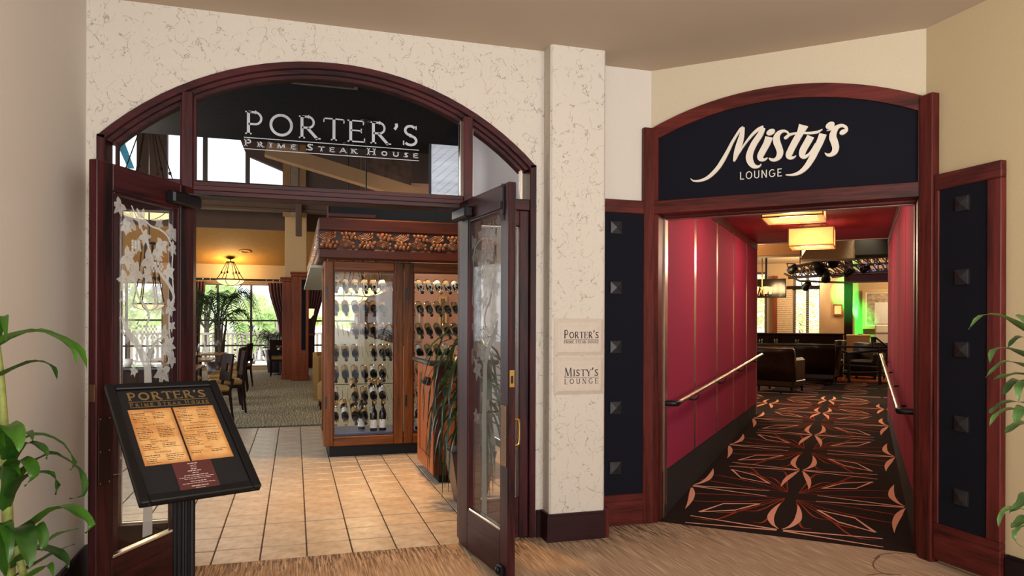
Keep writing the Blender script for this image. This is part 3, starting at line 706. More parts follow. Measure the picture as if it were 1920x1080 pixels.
plaque(1.155, 1.388, 'upper stone plaque on the pillar engraved with the steak house name', [("Porter's", -.107, .235, .108, .052, .13, .05, .08), ("PRIME STEAK HOUSE", -.107, .235, .077, .018, .15, .07, .16)])
plaque(.912, 1.148, 'lower stone plaque on the pillar engraved with the lounge name', [("Misty's", -.103, .230, .114, .054, .13, .05, .10), ("LOUNGE", -.103, .230, .066, .034, .12, .05, .42)])

# ------------------------------------------------------------------ lounge entrance front (door_3), sign
le = thing('door_3', 'arched red wooden lounge entrance with navy sign panel above the crimson corridor', 'doorway', (0, 0, 0), MROT, kind='structure')
FD = MD - .028
obj('arch_frame', MB().strip(oa, ia, XZ, FD, MD + .06), M['lwood_h'], le)
zl = LA_CZ + sqrt(LA_R ** 2 - (-1.309 - LA_CX) ** 2); zi = LA_CZ + sqrt((LA_R - .085) ** 2 - (-1.247 - LA_CX) ** 2)
obj('sign_stile', MB().prism([(-1.309, 2.193), (-1.247, 2.193), (-1.247, zi), (-1.309, zl)], XZ, FD, MD + .06), M['lwood_v'], le)
obj('sign_stile', MB().prism([(.291, 2.193), (.338, 2.193), (.338, LA_CZ + sqrt(LA_R ** 2 - (.338 - LA_CX) ** 2)), (.291, LA_CZ + sqrt((LA_R - .085) ** 2 - (.291 - LA_CX) ** 2))], XZ, FD, MD + .06), M['lwood_v'], le)
obj('header_rail', MB().cbox(-1.309, FD, 2.103, .338, MD + .10, 2.193), M['lwood_h'], le)
obj('header_stop', MB().cbox(-1.247, MD + .10, 2.09, .291, MD + .16, 2.14), M['lwood_h'], le)
obj('header_strip', MB().cbox(-1.24, MD + .165, 2.085, .285, MD + .20, 2.13), M['metal_strip'], le)
obj('jamb', MB().cbox(-1.309, FD + .012, 0, -1.247, MD + .12, 2.103), M['lwood_v'], le)
obj('jamb', MB().cbox(.291, FD + .012, 0, .338, MD + .12, 2.103), M['lwood_v'], le)
sp = obj('sign_panel', MB().prism([(-1.25, 2.19), (.294, 2.19)] + [(x, z) for x, z in arcpts(LA_CX, LA_CZ, LA_R - .082, .294, -1.25, 24)], XZ, MD - .008, MD + .03), M['navy'], le)
# script lettering, traced as pen strokes (u, v, width) in sixths of a photo pixel from (1280, 220)
SD = MD - .010
def S(u, v): q = pM(1280 + u / 6, 220 + v / 6, SD); return q.x, q.z
SK = 1 / 6 * 4.66 / F / cos(radians(26)) * 1.03
SCRIPT = [
 [(92, 692, 6), (125, 717, 15), (185, 718, 22), (260, 695, 30), (330, 645, 36), (400, 570, 40), (455, 485, 40), (510, 385, 34), (560, 285, 28), (612, 198, 24), (655, 138, 28), (686, 120, 30)],
 [(682, 116, 30), (668, 200, 46), (645, 290, 58), (616, 380, 54), (592, 460, 36), (578, 500, 14)],
 [(585, 490, 12), (635, 405, 16), (702, 303, 18), (780, 205, 26), (850, 142, 32), (912, 118, 40)],
 [(908, 122, 44), (872, 200, 54), (812, 290, 58), (768, 380, 60), (752, 450, 64), (766, 510, 58), (802, 552, 44), (845, 560, 26), (875, 545, 14), (884, 526, 5)],
 [(975, 226, 72), (948, 300, 64), (905, 380, 62), (876, 440, 58), (886, 474, 46), (920, 480, 26), (946, 466, 14), (956, 456, 5)],
 [(972, 462, 8), (1000, 480, 26), (1040, 482, 32), (1080, 452, 50), (1098, 400, 58), (1083, 340, 60), (1060, 280, 64), (1060, 222, 56), (1092, 176, 40), (1142, 158, 24), (1184, 176, 18), (1200, 208, 18)],
 [(1142, 240, 18), (1164, 232, 30), (1196, 206, 26), (1245, 190, 22), (1330, 180, 20), (1430, 182, 22), (1510, 172, 24), (1552, 152, 14), (1574, 138, 5)],
 [(1362, 94, 86), (1324, 180, 62), (1272, 270, 62), (1220, 370, 60), (1197, 430, 58), (1215, 458, 38), (1250, 455, 20), (1278, 434, 5)],
 [(1442, 218, 66), (1402, 290, 64), (1358, 370, 62), (1346, 424, 54), (1370, 448, 40), (1410, 430, 24), (1450, 385, 20), (1500, 300, 18)],
 [(1580, 192, 66), (1546, 280, 62), (1502, 370, 60), (1452, 470, 56), (1392, 560, 48), (1322, 622, 36), (1242, 650, 22), (1160, 652, 8)],
 [(1684, 104, 40), (1682, 122, 30), (1660, 144, 16), (1620, 156, 5)],
 [(1600, 404, 6), (1630, 427, 24), (1670, 425, 36), (1708, 395, 50), (1722, 345, 58), (1708, 285, 62), (1690, 230, 62), (1700, 172, 54), (1737, 118, 40), (1790, 98, 28), (1834, 116, 26), (1842, 150, 28), (1815, 172, 34)]]
for i, pts in enumerate(SCRIPT):
    q = smooth([S(u, v) + (w_ * SK,) for u, v, w_ in pts], 5); A, B = offset([p[:2] for p in q], [max(p[2], .0015) for p in q])
    obj('letter_stroke', MB().strip(A, B, XZ, SD - .012 - .0003 * i, SD), M['cream'], sp)
for u, v, ru, rv in ((993, 172, 39, 29), (1660, 97, 38, 32), (1805, 172, 30, 24)):
    cx, cz = S(u, v); obj('letter_dot', MB().prism([(cx + ru * SK * cos(a), cz + rv * SK * sin(a) + ru * SK * cos(a) * .2) for a in [2 * pi * k / 20 for k in range(20)]], XZ, SD - .0165, SD), M['cream'], sp)
p0 = S(642, 700); p1 = S(1124, 668); hh = .5 * (S(640, 618)[1] - S(640, 704)[1] + S(1110, 580)[1] - S(1110, 668)[1])
write("LOUNGE", lambda x, y, d: (x + p0[0], d, y + (p0[1] + p1[1]) / 2), p1[0] - p0[0], hh, SD - .008, SD, .105, .10, 0, M['white'], sp, .14)

# ------------------------------------------------------------------ stud panels beside the entrance (folding door leaves)
def stud_panel(name, label, o, rot, w_, x0, x1):
    t = thing(name, label, 'door', o, rot, kind='structure')
    obj('rail', MB().cbox(0, 0, 2.10, w_, .04, 2.19), M['lwood_h'], t); obj('rail', MB().cbox(0, 0, .001, w_, .04, .208), M['lwood_h'], t)
    if x0 > .004: obj('stile', MB().cbox(0, 0, .208, x0, .04, 2.10), M['lwood_v'], t)
    if x1 < w_ - .004: obj('stile', MB().cbox(x1, 0, .208, w_, .04, 2.10), M['lwood_v'], t)
    pn = obj('fabric_panel', MB().box(x0, .010, .208, x1, .036, 2.10), M['navy'], t); xc = .5 * (x0 + x1)
    h = .042
    mb = MB(); vs = []
    for d, k in ((0, h), (-.012, h), (-.014, h * .92)): vs += [(xs * k, d, zs * k) for xs, zs in ((-1, -1), (1, -1), (1, 1), (-1, 1))]
    vs.append((0, -.025, 0)); fs = [(0, 1, 2, 3)]
    for r0 in (0, 4): fs += [(r0 + k, r0 + (k + 1) % 4, r0 + 4 + (k + 1) % 4, r0 + 4 + k) for k in range(4)]
    fs += [(8 + k, 8 + (k + 1) % 4, 12) for k in range(4)]
    me = mb.add(vs, fs).mesh('stud', M['stud'])
    for z in (2.0, 1.597, 1.2, .793, .39): obj('stud', me, None, t, (xc, .010, z))
    return t
stud_panel('door_4', 'navy studded door leaf standing open between plaster pillar and lounge entrance', (1.83, 4.374, 0), 0, .432, .02, .432)
stud_panel('door_5', 'navy studded door leaf folded back against the right wall', (3.488, 3.203, .02), -pi / 2, .405, .030, .325)

# ------------------------------------------------------------------ lounge corridor
XL, XR = -1.243, .289; MF = 9.80; RK = .0365; RZ = (MF - 4.85) * RK
ramp = MB().add([(-1.30, 4.85, 0), (.34, 4.85, 0), (.34, MF, RZ), (-1.30, MF, RZ), (-1.30, 4.85, -.1), (.34, 4.85, -.1), (.34, MF, RZ - .2), (-1.30, MF, RZ - .2)],
                [(0, 1, 2, 3), (7, 6, 5, 4), (0, 4, 5, 1), (1, 5, 6, 2), (2, 6, 7, 3), (3, 7, 4, 0)])
fr_ = struct('floor', ramp, M['carpet3'], 'dark patterned carpet ramp rising through the crimson corridor', 'floor', MROT)
def RP(x, y, d): return (x, y, max(0, min(RZ, (y - 4.85) * RK)) + d)
def inlay(name, polys, m, d=.0012):
    mb = MB()
    for A, B in polys: mb.strip(A, B, RP, .0002, d)
    return obj(name, mb, m, fr_)
def line(p, q, w_, n=10):
    pts = [(p[0] + (q[0] - p[0]) * i / n, p[1] + (q[1] - p[1]) * i / n) for i in range(n + 1)]
    return offset(pts, [w_ * (1 - .55 * i / n) for i in range(n + 1)])
def curve_(pts, n=6):
    q = smooth(pts, n); return offset([p[:2] for p in q], [max(.001, p[2]) for p in q])
KC = -.480; PER = 1.80; Y1 = 4.90; Y2 = 17.5
cres, lines, rust = [], [], []
def inside(A, B): return all(4.852 < p[1] < Y2 for p in A + B)
def put(lst, AB, lim=(-1.24, .288)):
    A, B = AB
    if not inside(A, B): return
    if lst is not lines and A[0][1] > 12.4: return
    if min(p[1] for p in A + B) < MF + .02 and any(not lim[0] < p[0] < lim[1] for p in A + B):
        k = [i for i in range(len(A)) if lim[0] < A[i][0] < lim[1] and lim[0] < B[i][0] < lim[1]]
        if len(k) < 3 or k[-1] - k[0] != len(k) - 1: return
        A = [A[i] for i in k]; B = [B[i] for i in k]
    lst.append((A, B))
for j in range(-1, 8):
    for i in range(-2, 3):
        kx = KC + i * .775; ky = 4.985 + PER * j + (.9 if i % 2 else 0)
        if j * PER > 5 and abs(i) > 1 and ky < MF: continue
        for sy in (1, -1):
            for sx in (1, -1):
                pet = [(.055, .11), (.086, .26), (.086, .42), (.074, .56), (.058, .67)] if sy > 0 else [(.034, .10), (.064, .24), (.088, .40), (.100, .54), (.104, .66)]
                put(cres, curve_([(kx + sx * .010, ky + sy * .025, .002)] + [(kx + sx * a, ky + sy * b, w_) for (a, b), w_ in zip(pet, (.024, .044, .038, .020, .001))]))
                put(lines, line((kx + sx * .02, ky + sy * .008), (kx + sx * .60, ky + sy * .085), .020))
        # star between the knots
        sy0 = ky + PER / 2
        if i % 2: continue
        for sx in (1, -1):
            for sy in (1, -1):
                D = [(kx + sx * .20, sy0 + sy * .32), (kx + sx * .34, sy0 + sy * .56), (kx + sx * .56, sy0 + sy * .70), (kx + sx * .44, sy0 + sy * .42)]
                for q in range(4): put(lines, line(D[q], D[(q + 1) % 4], .022, 5))
                for a, b, cc in ((.10, .75, .55), (.30, .62, .8), (.46, .40, 1.), (.16, .50, .75), (.52, .20, .9), (.36, .82, .6)):
                    put(rust, curve_([(kx + sx * .04, sy0 + sy * .10, .003), (kx + sx * a * .6, sy0 + sy * b * cc * .7, .008), (kx + sx * a * 1.15, sy0 + sy * b, .015), (kx + sx * (a * 1.45 + .04), sy0 + sy * (b + .04), .002)]))
inlay('carpet_crescents', cres, M['cpink'], .0016)['kind'] = 'stuff'
inlay('carpet_rays', lines, M['cpink'], .0014)['kind'] = 'stuff'
inlay('carpet_arcs', rust, M['corange'], .0011)['kind'] = 'stuff'
# side walls: studs behind, black base, metal strips, crimson panels one by one, wood cornice
PB = [5.035, 5.975, 6.965, 7.935, 8.885, MF]
for nm, x, s in (('wall_corridor_left', XL, -1), ('wall_corridor_right', XR, 1)):
    side = 'left' if s < 0 else 'right'
    b = MB().box(min(x + s * .02, x + s * .10), 4.94, -.05, max(x + s * .02, x + s * .10), MF, 2.60)
    wl = struct(nm, b, M['blackmatte'], f'crimson panelled {side} wall of the lounge corridor', 'wall', MROT)
    bx = lambda x0, x1: (min(x0, x1), max(x0, x1))
    a0, a1 = bx(x, x + s * .02)
    obj('base_strip', MB().add([(a, y, z) for a in (a0, a1) for y, z in ((4.94, -.02), (MF, RZ - .02), (MF, .325), (4.94, .325))], [(0, 1, 2, 3), (7, 6, 5, 4), (0, 4, 5, 1), (1, 5, 6, 2), (2, 6, 7, 3), (3, 7, 4, 0)]), M['blackmatte'], wl)
    p0_, p1_ = bx(x - s * .006, x + s * .02)
    for k in range(5):
        obj('wall_panel', MB().cbox(p0_, PB[k] + ((.045 if s < 0 else .017) if k else 0), .325, p1_, PB[k + 1] - (0 if k == 4 else .045 if s < 0 else .017), 2.325, .006), M['red'], wl)
        if k: obj('metal_strip', MB().cbox(*bx(x - s * .003, x + s * .02)[:1], PB[k] - (.045 if s < 0 else .017), .325, bx(x - s * .003, x + s * .02)[1], PB[k] + (.045 if s < 0 else .017), 2.325, .002), M['metal_strip'], wl)
    obj('entrance_strip', MB().cbox(p0_, 4.95, .0, p1_, 5.035, 2.42, .004), M['metal_strip' if s < 0 else 'lwood_v'], wl)
    c0, c1 = bx(x - s * .012, x + s * .02)
    obj('cornice', MB().cbox(c0, 5.035, 2.325, c1, MF, 2.415, .004), M['lwood_v'], wl)
    obj('end_strip', MB().cbox(*bx(x - s * .008, x + s * .10)[:1], MF, RZ, bx(x - s * .008, x + s * .10)[1], MF + .012, 2.42, .002), M['metal_strip'], wl)
cb_ = MB().box(XL - .1, 4.95, 2.44, XR + .1, MF, 2.60)
cs = struct('ceiling', cb_, M['blackmatte'], 'crimson panelled ceiling of the lounge corridor', 'ceiling', MROT)
for k in range(4):
    y0 = [4.97, 6.35, 7.5, 8.65, MF]
    obj('ceiling_panel', MB().cbox(XL, y0[k] + .004, 2.415, XR, y0[k + 1] - .004, 2.44, .004), M['redceil'], cs)
obj('ceiling_edge', MB().cbox(XL - .1, MF, 2.405, XR + .1, MF + .02, 2.46), M['metal_strip'], cs)

# corridor lamps: square frame, glowing shade, diffuser, hanging rods
def box_lamp(mn_, label):
    t = thing('ceiling_lamp', label, 'lamp', mp(-.476, mn_) + (2.415,), MROT, 'square shaded ceiling lamps in the corridor')
    h, zt, zb = .215, -.055, -.245
    sh = MB()
    for a in ((-h, -h, h, -h + .004), (-h, h - .004, h, h), (-h, -h, -h + .004, h), (h - .004, -h, h, h)): sh.box(a[0], a[1], zb + .012, a[2], a[3], zt - .01)
    obj('shade', sh, M['lampshade'], t)
    obj('diffuser', MB().cbox(-h + .05, -h + .05, zb + .004, h - .05, h - .05, zb + .018), M['lamphot'], t)
    obj('bottom_rim', MB().strip([(-h, -h), (h, -h), (h, h), (-h, h)], [(-h + .05, -h + .05), (h - .05, -h + .05), (h - .05, h - .05), (-h + .05, h - .05)], lambda x, y, d: (x, y, d), zb, zb + .012, True), M['lampshade'], t)
    fr = MB()
    for sx in (-1, 1):
        for sy in (-1, 1): fr.box(sx * h - .005, sy * h - .005, zb - .004, sx * h + .005, sy * h + .005, zt)
    for z in (zb - .004, zt - .01):
        for s_ in (-1, 1): fr.box(-h, s_ * h - .005, z, h, s_ * h + .005, z + .010); fr.box(s_ * h - .005, -h, z, s_ * h + .005, h, z + .010)
    obj('frame', fr, M['copperframe'], t)
    for sx in (-.09, .09): obj('rod', MB().tube([(sx, 0, 0), (sx, 0, zt + .002)], .008, 8).box(sx - .008, -h, zt - .008, sx + .008, h, zt), M['copperframe'], t)
    obj('canopy', MB().cbox(-.13, -.05, -.014, .13, .05, 0), M['copperframe'], t)
    light('corridor_lamp_bulb', 'POINT', mp(-.476, mn_) + (2.415 - .15,), 2.2, (1, .92, .78), .05)
    light('corridor_lamp', 'POINT', mp(-.476, mn_) + (2.415 - .30,), 34, (1, .76, .55), .12)
box_lamp(5.95, 'nearer square amber ceiling lamp just behind the lounge header')
box_lamp(8.15, 'farther square amber ceiling lamp at the far end of the crimson corridor')

def handrail(label, x, s, y0, y1, z0):
    t = thing('handrail', label, 'handrail', (0, 0, 0), MROT, 'metal handrails along the corridor ramp')
    xx = x - s * .075; zz = lambda y: z0 + (y - 4.9) * RK
    obj('rail', MB().tube([(xx, y0 + .03, zz(y0))] + [(xx, y, zz(y)) for y in (y0 + .1, (y0 + y1) / 2, y1)] + [(xx, y1 + .25, zz(y1) + .004)], .019, 12), M['rail'], t)
    obj('end_return', MB().tube([(xx, y0 + .06, zz(y0)), (xx, y0 + .005, zz(y0) - .002), (xx + s * .03, y0, zz(y0) - .002), (x + s * .0, y0, zz(y0) - .002)], .0205, 10), M['black'], t)
    n = 4
    for k in range(n):
        y = y0 + .75 + (y1 - y0 - .8) * k / (n - 1)
        obj('bracket', MB().tube(smooth([(xx, y, zz(y) - .016), (xx, y, zz(y) - .05), (xx + s * .03, y, zz(y) - .075), (x, y, zz(y) - .07)], 4), .006, 6).lathe([(.0, 0), (.022, 0), (.022, .006), (0, .008)], 10, (x - s * .012, y, zz(y) - .07)), M['black'], t)
    return t
handrail('metal handrail along the left crimson wall of the corridor', XL + .008, -1, 4.98, 9.45, .800)
handrail('metal handrail along the right crimson wall of the corridor', XR - .008, 1, 5.02, 9.55, .82)

# ------------------------------------------------------------------ menu stand
c_ = V((-.445, 3.230, .882)); yaw, tilt, rl, mh, mw = .477, .892, -.018, .644, .46
ax = V((cos(yaw), sin(yaw), 0)); nn = V((sin(yaw), -cos(yaw), 0)); bx_ = UP * cos(tilt) - nn * sin(tilt)
a2 = ax * cos(rl) + bx_ * sin(rl); b2 = bx_ * cos(rl) - ax * sin(rl); n2 = a2.cross(b2)      # n2 faces the reader
ms = thing('menu_stand', 'black menu stand with tilted board showing parchment menus before the left door leaf', 'menu stand', (c_.x, c_.y, 0))
bd = bpy.data.objects.new('menu_board', MB().cbox(-mw / 2, .003, -mh / 2, mw / 2, .022, mh / 2).mesh('menu_board', M['blackmatte'])); COL.objects.link(bd); bd.parent = ms
bd.matrix_local = Matrix(((a2.x, -n2.x, b2.x, 0), (a2.y, -n2.y, b2.y, 0), (a2.z, -n2.z, b2.z, c_.z), (0, 0, 0, 1)))   # local -y towards the reader
fw_ = .034
for x0, z0, x1, z1 in ((-mw / 2, -mh / 2, -mw / 2 + fw_, mh / 2), (mw / 2 - fw_, -mh / 2, mw / 2, mh / 2), (-mw / 2 + fw_, mh / 2 - fw_, mw / 2 - fw_, mh / 2), (-mw / 2 + fw_, -mh / 2, mw / 2 - fw_, -mh / 2 + fw_)):
    obj('board_frame', MB().cbox(x0, -.012, z0, x1, .022, z1), M['black'], bd)
def bdz(fv): return mh / 2 - fv * mh          # fraction from the top
def bdx(fu): return -mw / 2 + fu * mw
wr = lambda x, z: (lambda xx, y, d: (xx + x, d, y + z))
M['goldink'] = plain('gold_foil_letters', rgb(150, 122, 76), .4, .4)
write("PORTER'S", wr(bdx(.155), bdz(.150)), mw * .70, .048, .0012, .003, .17, .09, .04, M['goldink'], bd, .08)
write("Prime Steak House", wr(bdx(.155), bdz(.205)), mw * .70, .021, .0012, .003, .13, .07, .03, M['goldink'], bd, .30, .78)
for fv in (.163, .213): obj('gold_rule', MB().box(bdx(.155), .0012, bdz(fv) - .001, bdx(.855), .003, bdz(fv) + .001), M['goldink'], bd)
M['menuink'] = plain('menu_ink', rgb(74, 42, 22), .8)
M['menuink2'] = plain('menu_ink_pale', rgb(206, 180, 172), .8)
def sheet(name, u0, u1, v0, v1, m):
    o = obj(name, MB().cbox(bdx(u0), .0006, bdz(v1), bdx(u1), .003, bdz(v0), .0005), m, bd); return o
def fine(rows, m, dd=-.0006 + .0012):
    mb = MB(); rnd = random.Random(3)
    for u0, u1, v, hgt in rows:
        u = u0
        while u < u1 - .005:
            l = min(u1 - u, rnd.uniform(.012, .04)); mb.box(bdx(u), -.0001, bdz(v) - hgt / 2, bdx(u + l), .0007, bdz(v) + hgt / 2); u += l + .006
    o = obj('menu_print', mb, m, bd); o['kind'] = 'stuff'; return o
sheet('menu_sheet', .125, .492, .235, .715, M['parch']); sheet('menu_sheet', .508, .875, .235, .715, M['parch']); sheet('special_card', .335, .665, .715, .965, M['maroon_card'])
TS = lambda s, u, v, sz=.014: typeset(s, sz, M['menuink'], bd, bdx(u), bdz(v) - sz * .3, d=-.0001 if False else .0004)
for s, u, v in (('Starters', .30, .258), ('Soups & Salads', .30, .375), ('Small Plates', .30, .525), ('Sandwiches', .30, .615), ('Pasta', .59, .252), ('Seafood', .775, .252), ('Prime Steaks', .69, .388), ('Entrees', .69, .475), ('Sides', .69, .612)): TS(s, u, v)
rows = []; rnd = random.Random(11)
for c0, c1, vs in ((.145, .29, (.275, .29, .305, .32, .335, .35, .40, .415, .43, .445, .46, .475, .49, .505, .545, .56, .575, .59, .64, .655, .67, .685, .70)), (.315, .47, (.275, .29, .305, .32, .40, .415, .43, .445, .46, .475, .49, .545, .56, .575, .64, .655, .67, .685)),
                   (.525, .67, (.275, .29, .305, .32, .335, .35, .365, .495, .51, .525, .54, .555, .57, .585, .635, .65)), (.705, .86, (.275, .29, .305, .32, .335, .35, .495, .51, .525, .54, .555, .635, .65))):
    for i, v in enumerate(vs): rows.append((c0, c0 + (c1 - c0) * rnd.uniform(.55, 1), v, .0018 if i % 3 else .0032))
fine(rows, M['menuink'])
mb = MB(); bxs = [(bdx(.535), bdz(.46)), (bdx(.85), bdz(.46)), (bdx(.85), bdz(.41)), (bdx(.535), bdz(.41))]; e_ = .0012
mb.strip(bxs, [(bxs[0][0] + e_, bxs[0][1] + e_), (bxs[1][0] - e_, bxs[1][1] + e_), (bxs[2][0] - e_, bxs[2][1] - e_), (bxs[3][0] + e_, bxs[3][1] - e_)], XZ, .0003, .0008, True)
obj('menu_box', mb, M['menuink'], bd); fine([(.56, .83, .435, .003)], M['menuink'])
rows = [(.5 - w_ / 2, .5 + w_ / 2, v, h_) for v, w_, h_ in ((.735, .08, .004), (.752, .05, .002), (.765, .05, .002), (.78, .05, .0035), (.795, .12, .0035), (.812, .05, .003), (.83, .20, .003), (.845, .29, .002), (.858, .22, .002), (.878, .13, .003), (.893, .27, .002), (.915, .14, .0035), (.93, .08, .0022), (.943, .14, .0022))]
fine(rows, M['menuink2'])
# fluted pole, foot
pole = MB(); n = 48; prof = [.040 + (.0035 if (k % 4) < 2 else -.002) for k in range(n)]
cz_ = c_.z - .10
vs = [(prof[k] * cos(2 * pi * k / n), prof[k] * sin(2 * pi * k / n) + .06, z) for z in (.03, cz_) for k in range(n)]
pole.add(vs, [(k, (k + 1) % n, n + (k + 1) % n, n + k) for k in range(n)]); pole.add(vs[n:], [tuple(range(n))])
obj('pole', pole, M['black'], ms)
obj('foot', MB().lathe([(0, 0), (.20, 0), (.20, .012), (.17, .022), (.05, .032), (.045, .05), (0, .05)], 32, (0, .06, 0)), M['black'], ms)
obj('head_bracket', MB().cbox(-.06, .01, cz_ - .02, .06, .11, cz_ + .045).ell((.09, -.05, c_.z - .205), (.008, .008, .008)), M['black'], ms)

# ------------------------------------------------------------------ broad leaved plants in the foyer
def blade(path, wd, m_, parent, name='leaf', fold=.22, n=12, up=V((0, 0, 1)), prof=None):
    """path: 3D control points; a folded lance-shaped blade"""
    P = []
    for i in range(len(path) - 1):
        p0, p1, p2, p3 = path[max(i - 1, 0)], path[i], path[i + 1], path[min(i + 2, len(path) - 1)]
        k_ = max(2, n // (len(path) - 1))
        for k in range(k_):
            t = k / k_; P.append(.5 * (2 * p1 + (p2 - p0) * t + (2 * p0 - 5 * p1 + 4 * p2 - p3) * t * t + (3 * p1 - p0 - 3 * p2 + p3) * t ** 3))
    P.append(path[-1]); m = len(P); vs = []
    for i, p in enumerate(P):
        t = i / (m - 1); d = (P[min(i + 1, m - 1)] - P[max(i - 1, 0)]).normalized()
        a = d.cross(up)
        if a.length < .15: a = d.cross(V((.3, -1, .2)))
        a.normalize(); b = a.cross(d)
        w_ = wd * (prof(t) if prof else max(.015, sin(pi * min(1, t ** .72 * .97 + .03)) ** .85 * (1.08 - .35 * t))) * .5
        rip = .06 * wd * sin(t * 17)
        vs += [p + a * w_ + b * (w_ * fold + rip), p + a * w_ * .5 + b * w_ * fold * .35, p, p - a * w_ * .5 + b * w_ * fold * .35, p - a * w_ + b * (w_ * fold - rip)]
    fs = [(i * 5 + k, i * 5 + k + 1, i * 5 + k + 6, i * 5 + k + 5) for i in range(m - 1) for k in range(4)]
    return obj(name, MB().add(vs, fs, True), m_, parent)
def at(x, y, dep): return CAM + ray(x, y) * dep
def pot(t, x, y, r, h, m):
    obj('pot', MB().lathe([(0, 0), (r * .72, 0), (r * .8, .01), (r, h - .03), (r * 1.04, h - .02), (r * 1.04, h), (r * .94, h), (r * .92, h - .05), (0, h - .05)], 24, (x, y, 0)), m, t)
    obj('soil', MB().lathe([(0, h - .035), (r * .9, h - .04), (r * .93, h - .05)], 20, (x, y, 0)), M['soil'], t)
PL = thing('potted_dracaena', 'broad leaved potted plant in the lower left corner by the pale wall', 'plant', (0, 0, 0))
b0 = at(20, 1010, 2.10); pot(PL, b0.x, b0.y, .15, .34, M['potm'])
obj('stem', MB().tube([(b0.x, b0.y, .3), at(18, 1080, 2.1), at(15, 1000, 2.1), at(13, 930, 2.1), at(10, 840, 2.09), at(0, 700, 2.08), at(-12, 600, 2.08)], [.018, .016, .015, .014, .013, .011, .008], 10), M['stem'], PL)
obj('stem', MB().tube([(b0.x + .02, b0.y - .02, .3), at(45, 1080, 2.05), at(34, 1040, 2.06), at(30, 990, 2.07)], [.012, .011, .010, .009], 8), M['stem'], PL)
LEAVES = [
 ([(-14, 655, 2.08), (20, 632, 2.05), (70, 622, 2.02), (120, 634, 2.04), (152, 660, 2.10), (163, 692, 2.14)], .062), ([(20, 636, 2.12), (70, 620, 2.14), (118, 640, 2.12), (138, 656, 2.1), (143, 684, 2.08)], .045),
 ([(-16, 660, 2.08), (-4, 610, 2.02), (6, 594, 2.0), (12, 640, 1.96)], .05), ([(-14, 712, 2.08), (30, 690, 2.04), (72, 678, 2.02), (100, 690, 2.05), (107, 712, 2.08)], .040),
 ([(2, 860, 2.09), (0, 806, 2.0), (18, 800, 1.92), (34, 825, 1.88), (36, 848, 1.87)], .085), ([(10, 870, 2.09), (30, 820, 2.05), (52, 812, 2.0), (62, 826, 1.97)], .055),
 ([(12, 880, 2.1), (40, 826, 2.08), (80, 816, 2.08), (118, 834, 2.1), (140, 868, 2.12), (131, 882, 2.12)], .042), ([(10, 890, 2.09), (40, 838, 2.05), (66, 833, 2.02), (86, 848, 2.0), (87, 862, 2.0)], .045),
 ([(12, 930, 2.09), (50, 878, 2.06), (90, 852, 2.06), (120, 860, 2.08), (146, 880, 2.1), (158, 906, 2.1), (156, 930, 2.08), (130, 935, 2.06)], .045), ([(8, 910, 2.09), (26, 868, 2.02), (50, 866, 1.97), (64, 892, 1.94), (46, 912, 1.93)], .062),
 ([(10, 950, 2.09), (30, 910, 2.04), (66, 888, 2.02), (96, 890, 2.02), (107, 910, 2.03), (104, 928, 2.03)], .05), ([(8, 900, 2.09), (-6, 880, 2.03), (24, 876, 1.98), (38, 890, 1.95)], .05), ([(8, 960, 2.09), (18, 920, 2.06), (24, 860, 2.04), (30, 836, 2.03)], .055),
 ([(14, 1010, 2.08), (60, 985, 2.03), (90, 962, 2.01), (122, 952, 2.0), (152, 966, 1.99), (172, 984, 1.98), (160, 1000, 1.97)], .072), ([(14, 1000, 2.08), (28, 990, 2.0), (44, 996, 1.94), (54, 1040, 1.90), (56, 1066, 1.89)], .085),
 ([(18, 1040, 2.08), (60, 990, 2.0), (74, 994, 1.98), (82, 1020, 1.97), (78, 1034, 1.96)], .055), ([(24, 1060, 2.07), (70, 1030, 2.08), (108, 1004, 2.1), (148, 990, 2.12)], .058), ([(22, 1066, 2.07), (60, 1034, 2.02), (98, 1034, 1.99), (124, 1052, 1.98), (127, 1066, 1.98)], .06),
 ([(20, 1086, 2.07), (60, 1062, 2.1), (104, 1036, 2.14), (140, 1020, 2.16)], .04), ([(10, 1080, 2.07), (-10, 1020, 2.0), (6, 980, 1.97), (18, 1020, 1.93), (16, 1060, 1.92)], .06), ([(20, 1095, 2.07), (60, 1080, 2.0), (90, 1060, 1.97), (100, 1080, 1.94)], .05),
 ([(4, 850, 2.09), (-20, 830, 2.04), (-6, 812, 2.0), (10, 838, 1.96)], .06)]
for pts, wd in LEAVES: blade([at(*p) for p in pts], wd * .80, M['leaf'], PL, fold=.34)
PR = thing('potted_dracaena', 'drooping broad leaved potted plant at the right edge beside the navy stud panel', 'plant', (0, 0, 0))
b0 = at(2010, 1020, 2.45); pot(PR, b0.x, b0.y, .15, .34, M['potm'])
obj('stem', MB().tube([(b0.x, b0.y, .3), at(2006, 1000, 2.45), at(1996, 860, 2.45), at(1985, 700, 2.45), at(1975, 600, 2.45)], [.016, .015, .013, .011, .007], 10), M['stem'], PR)
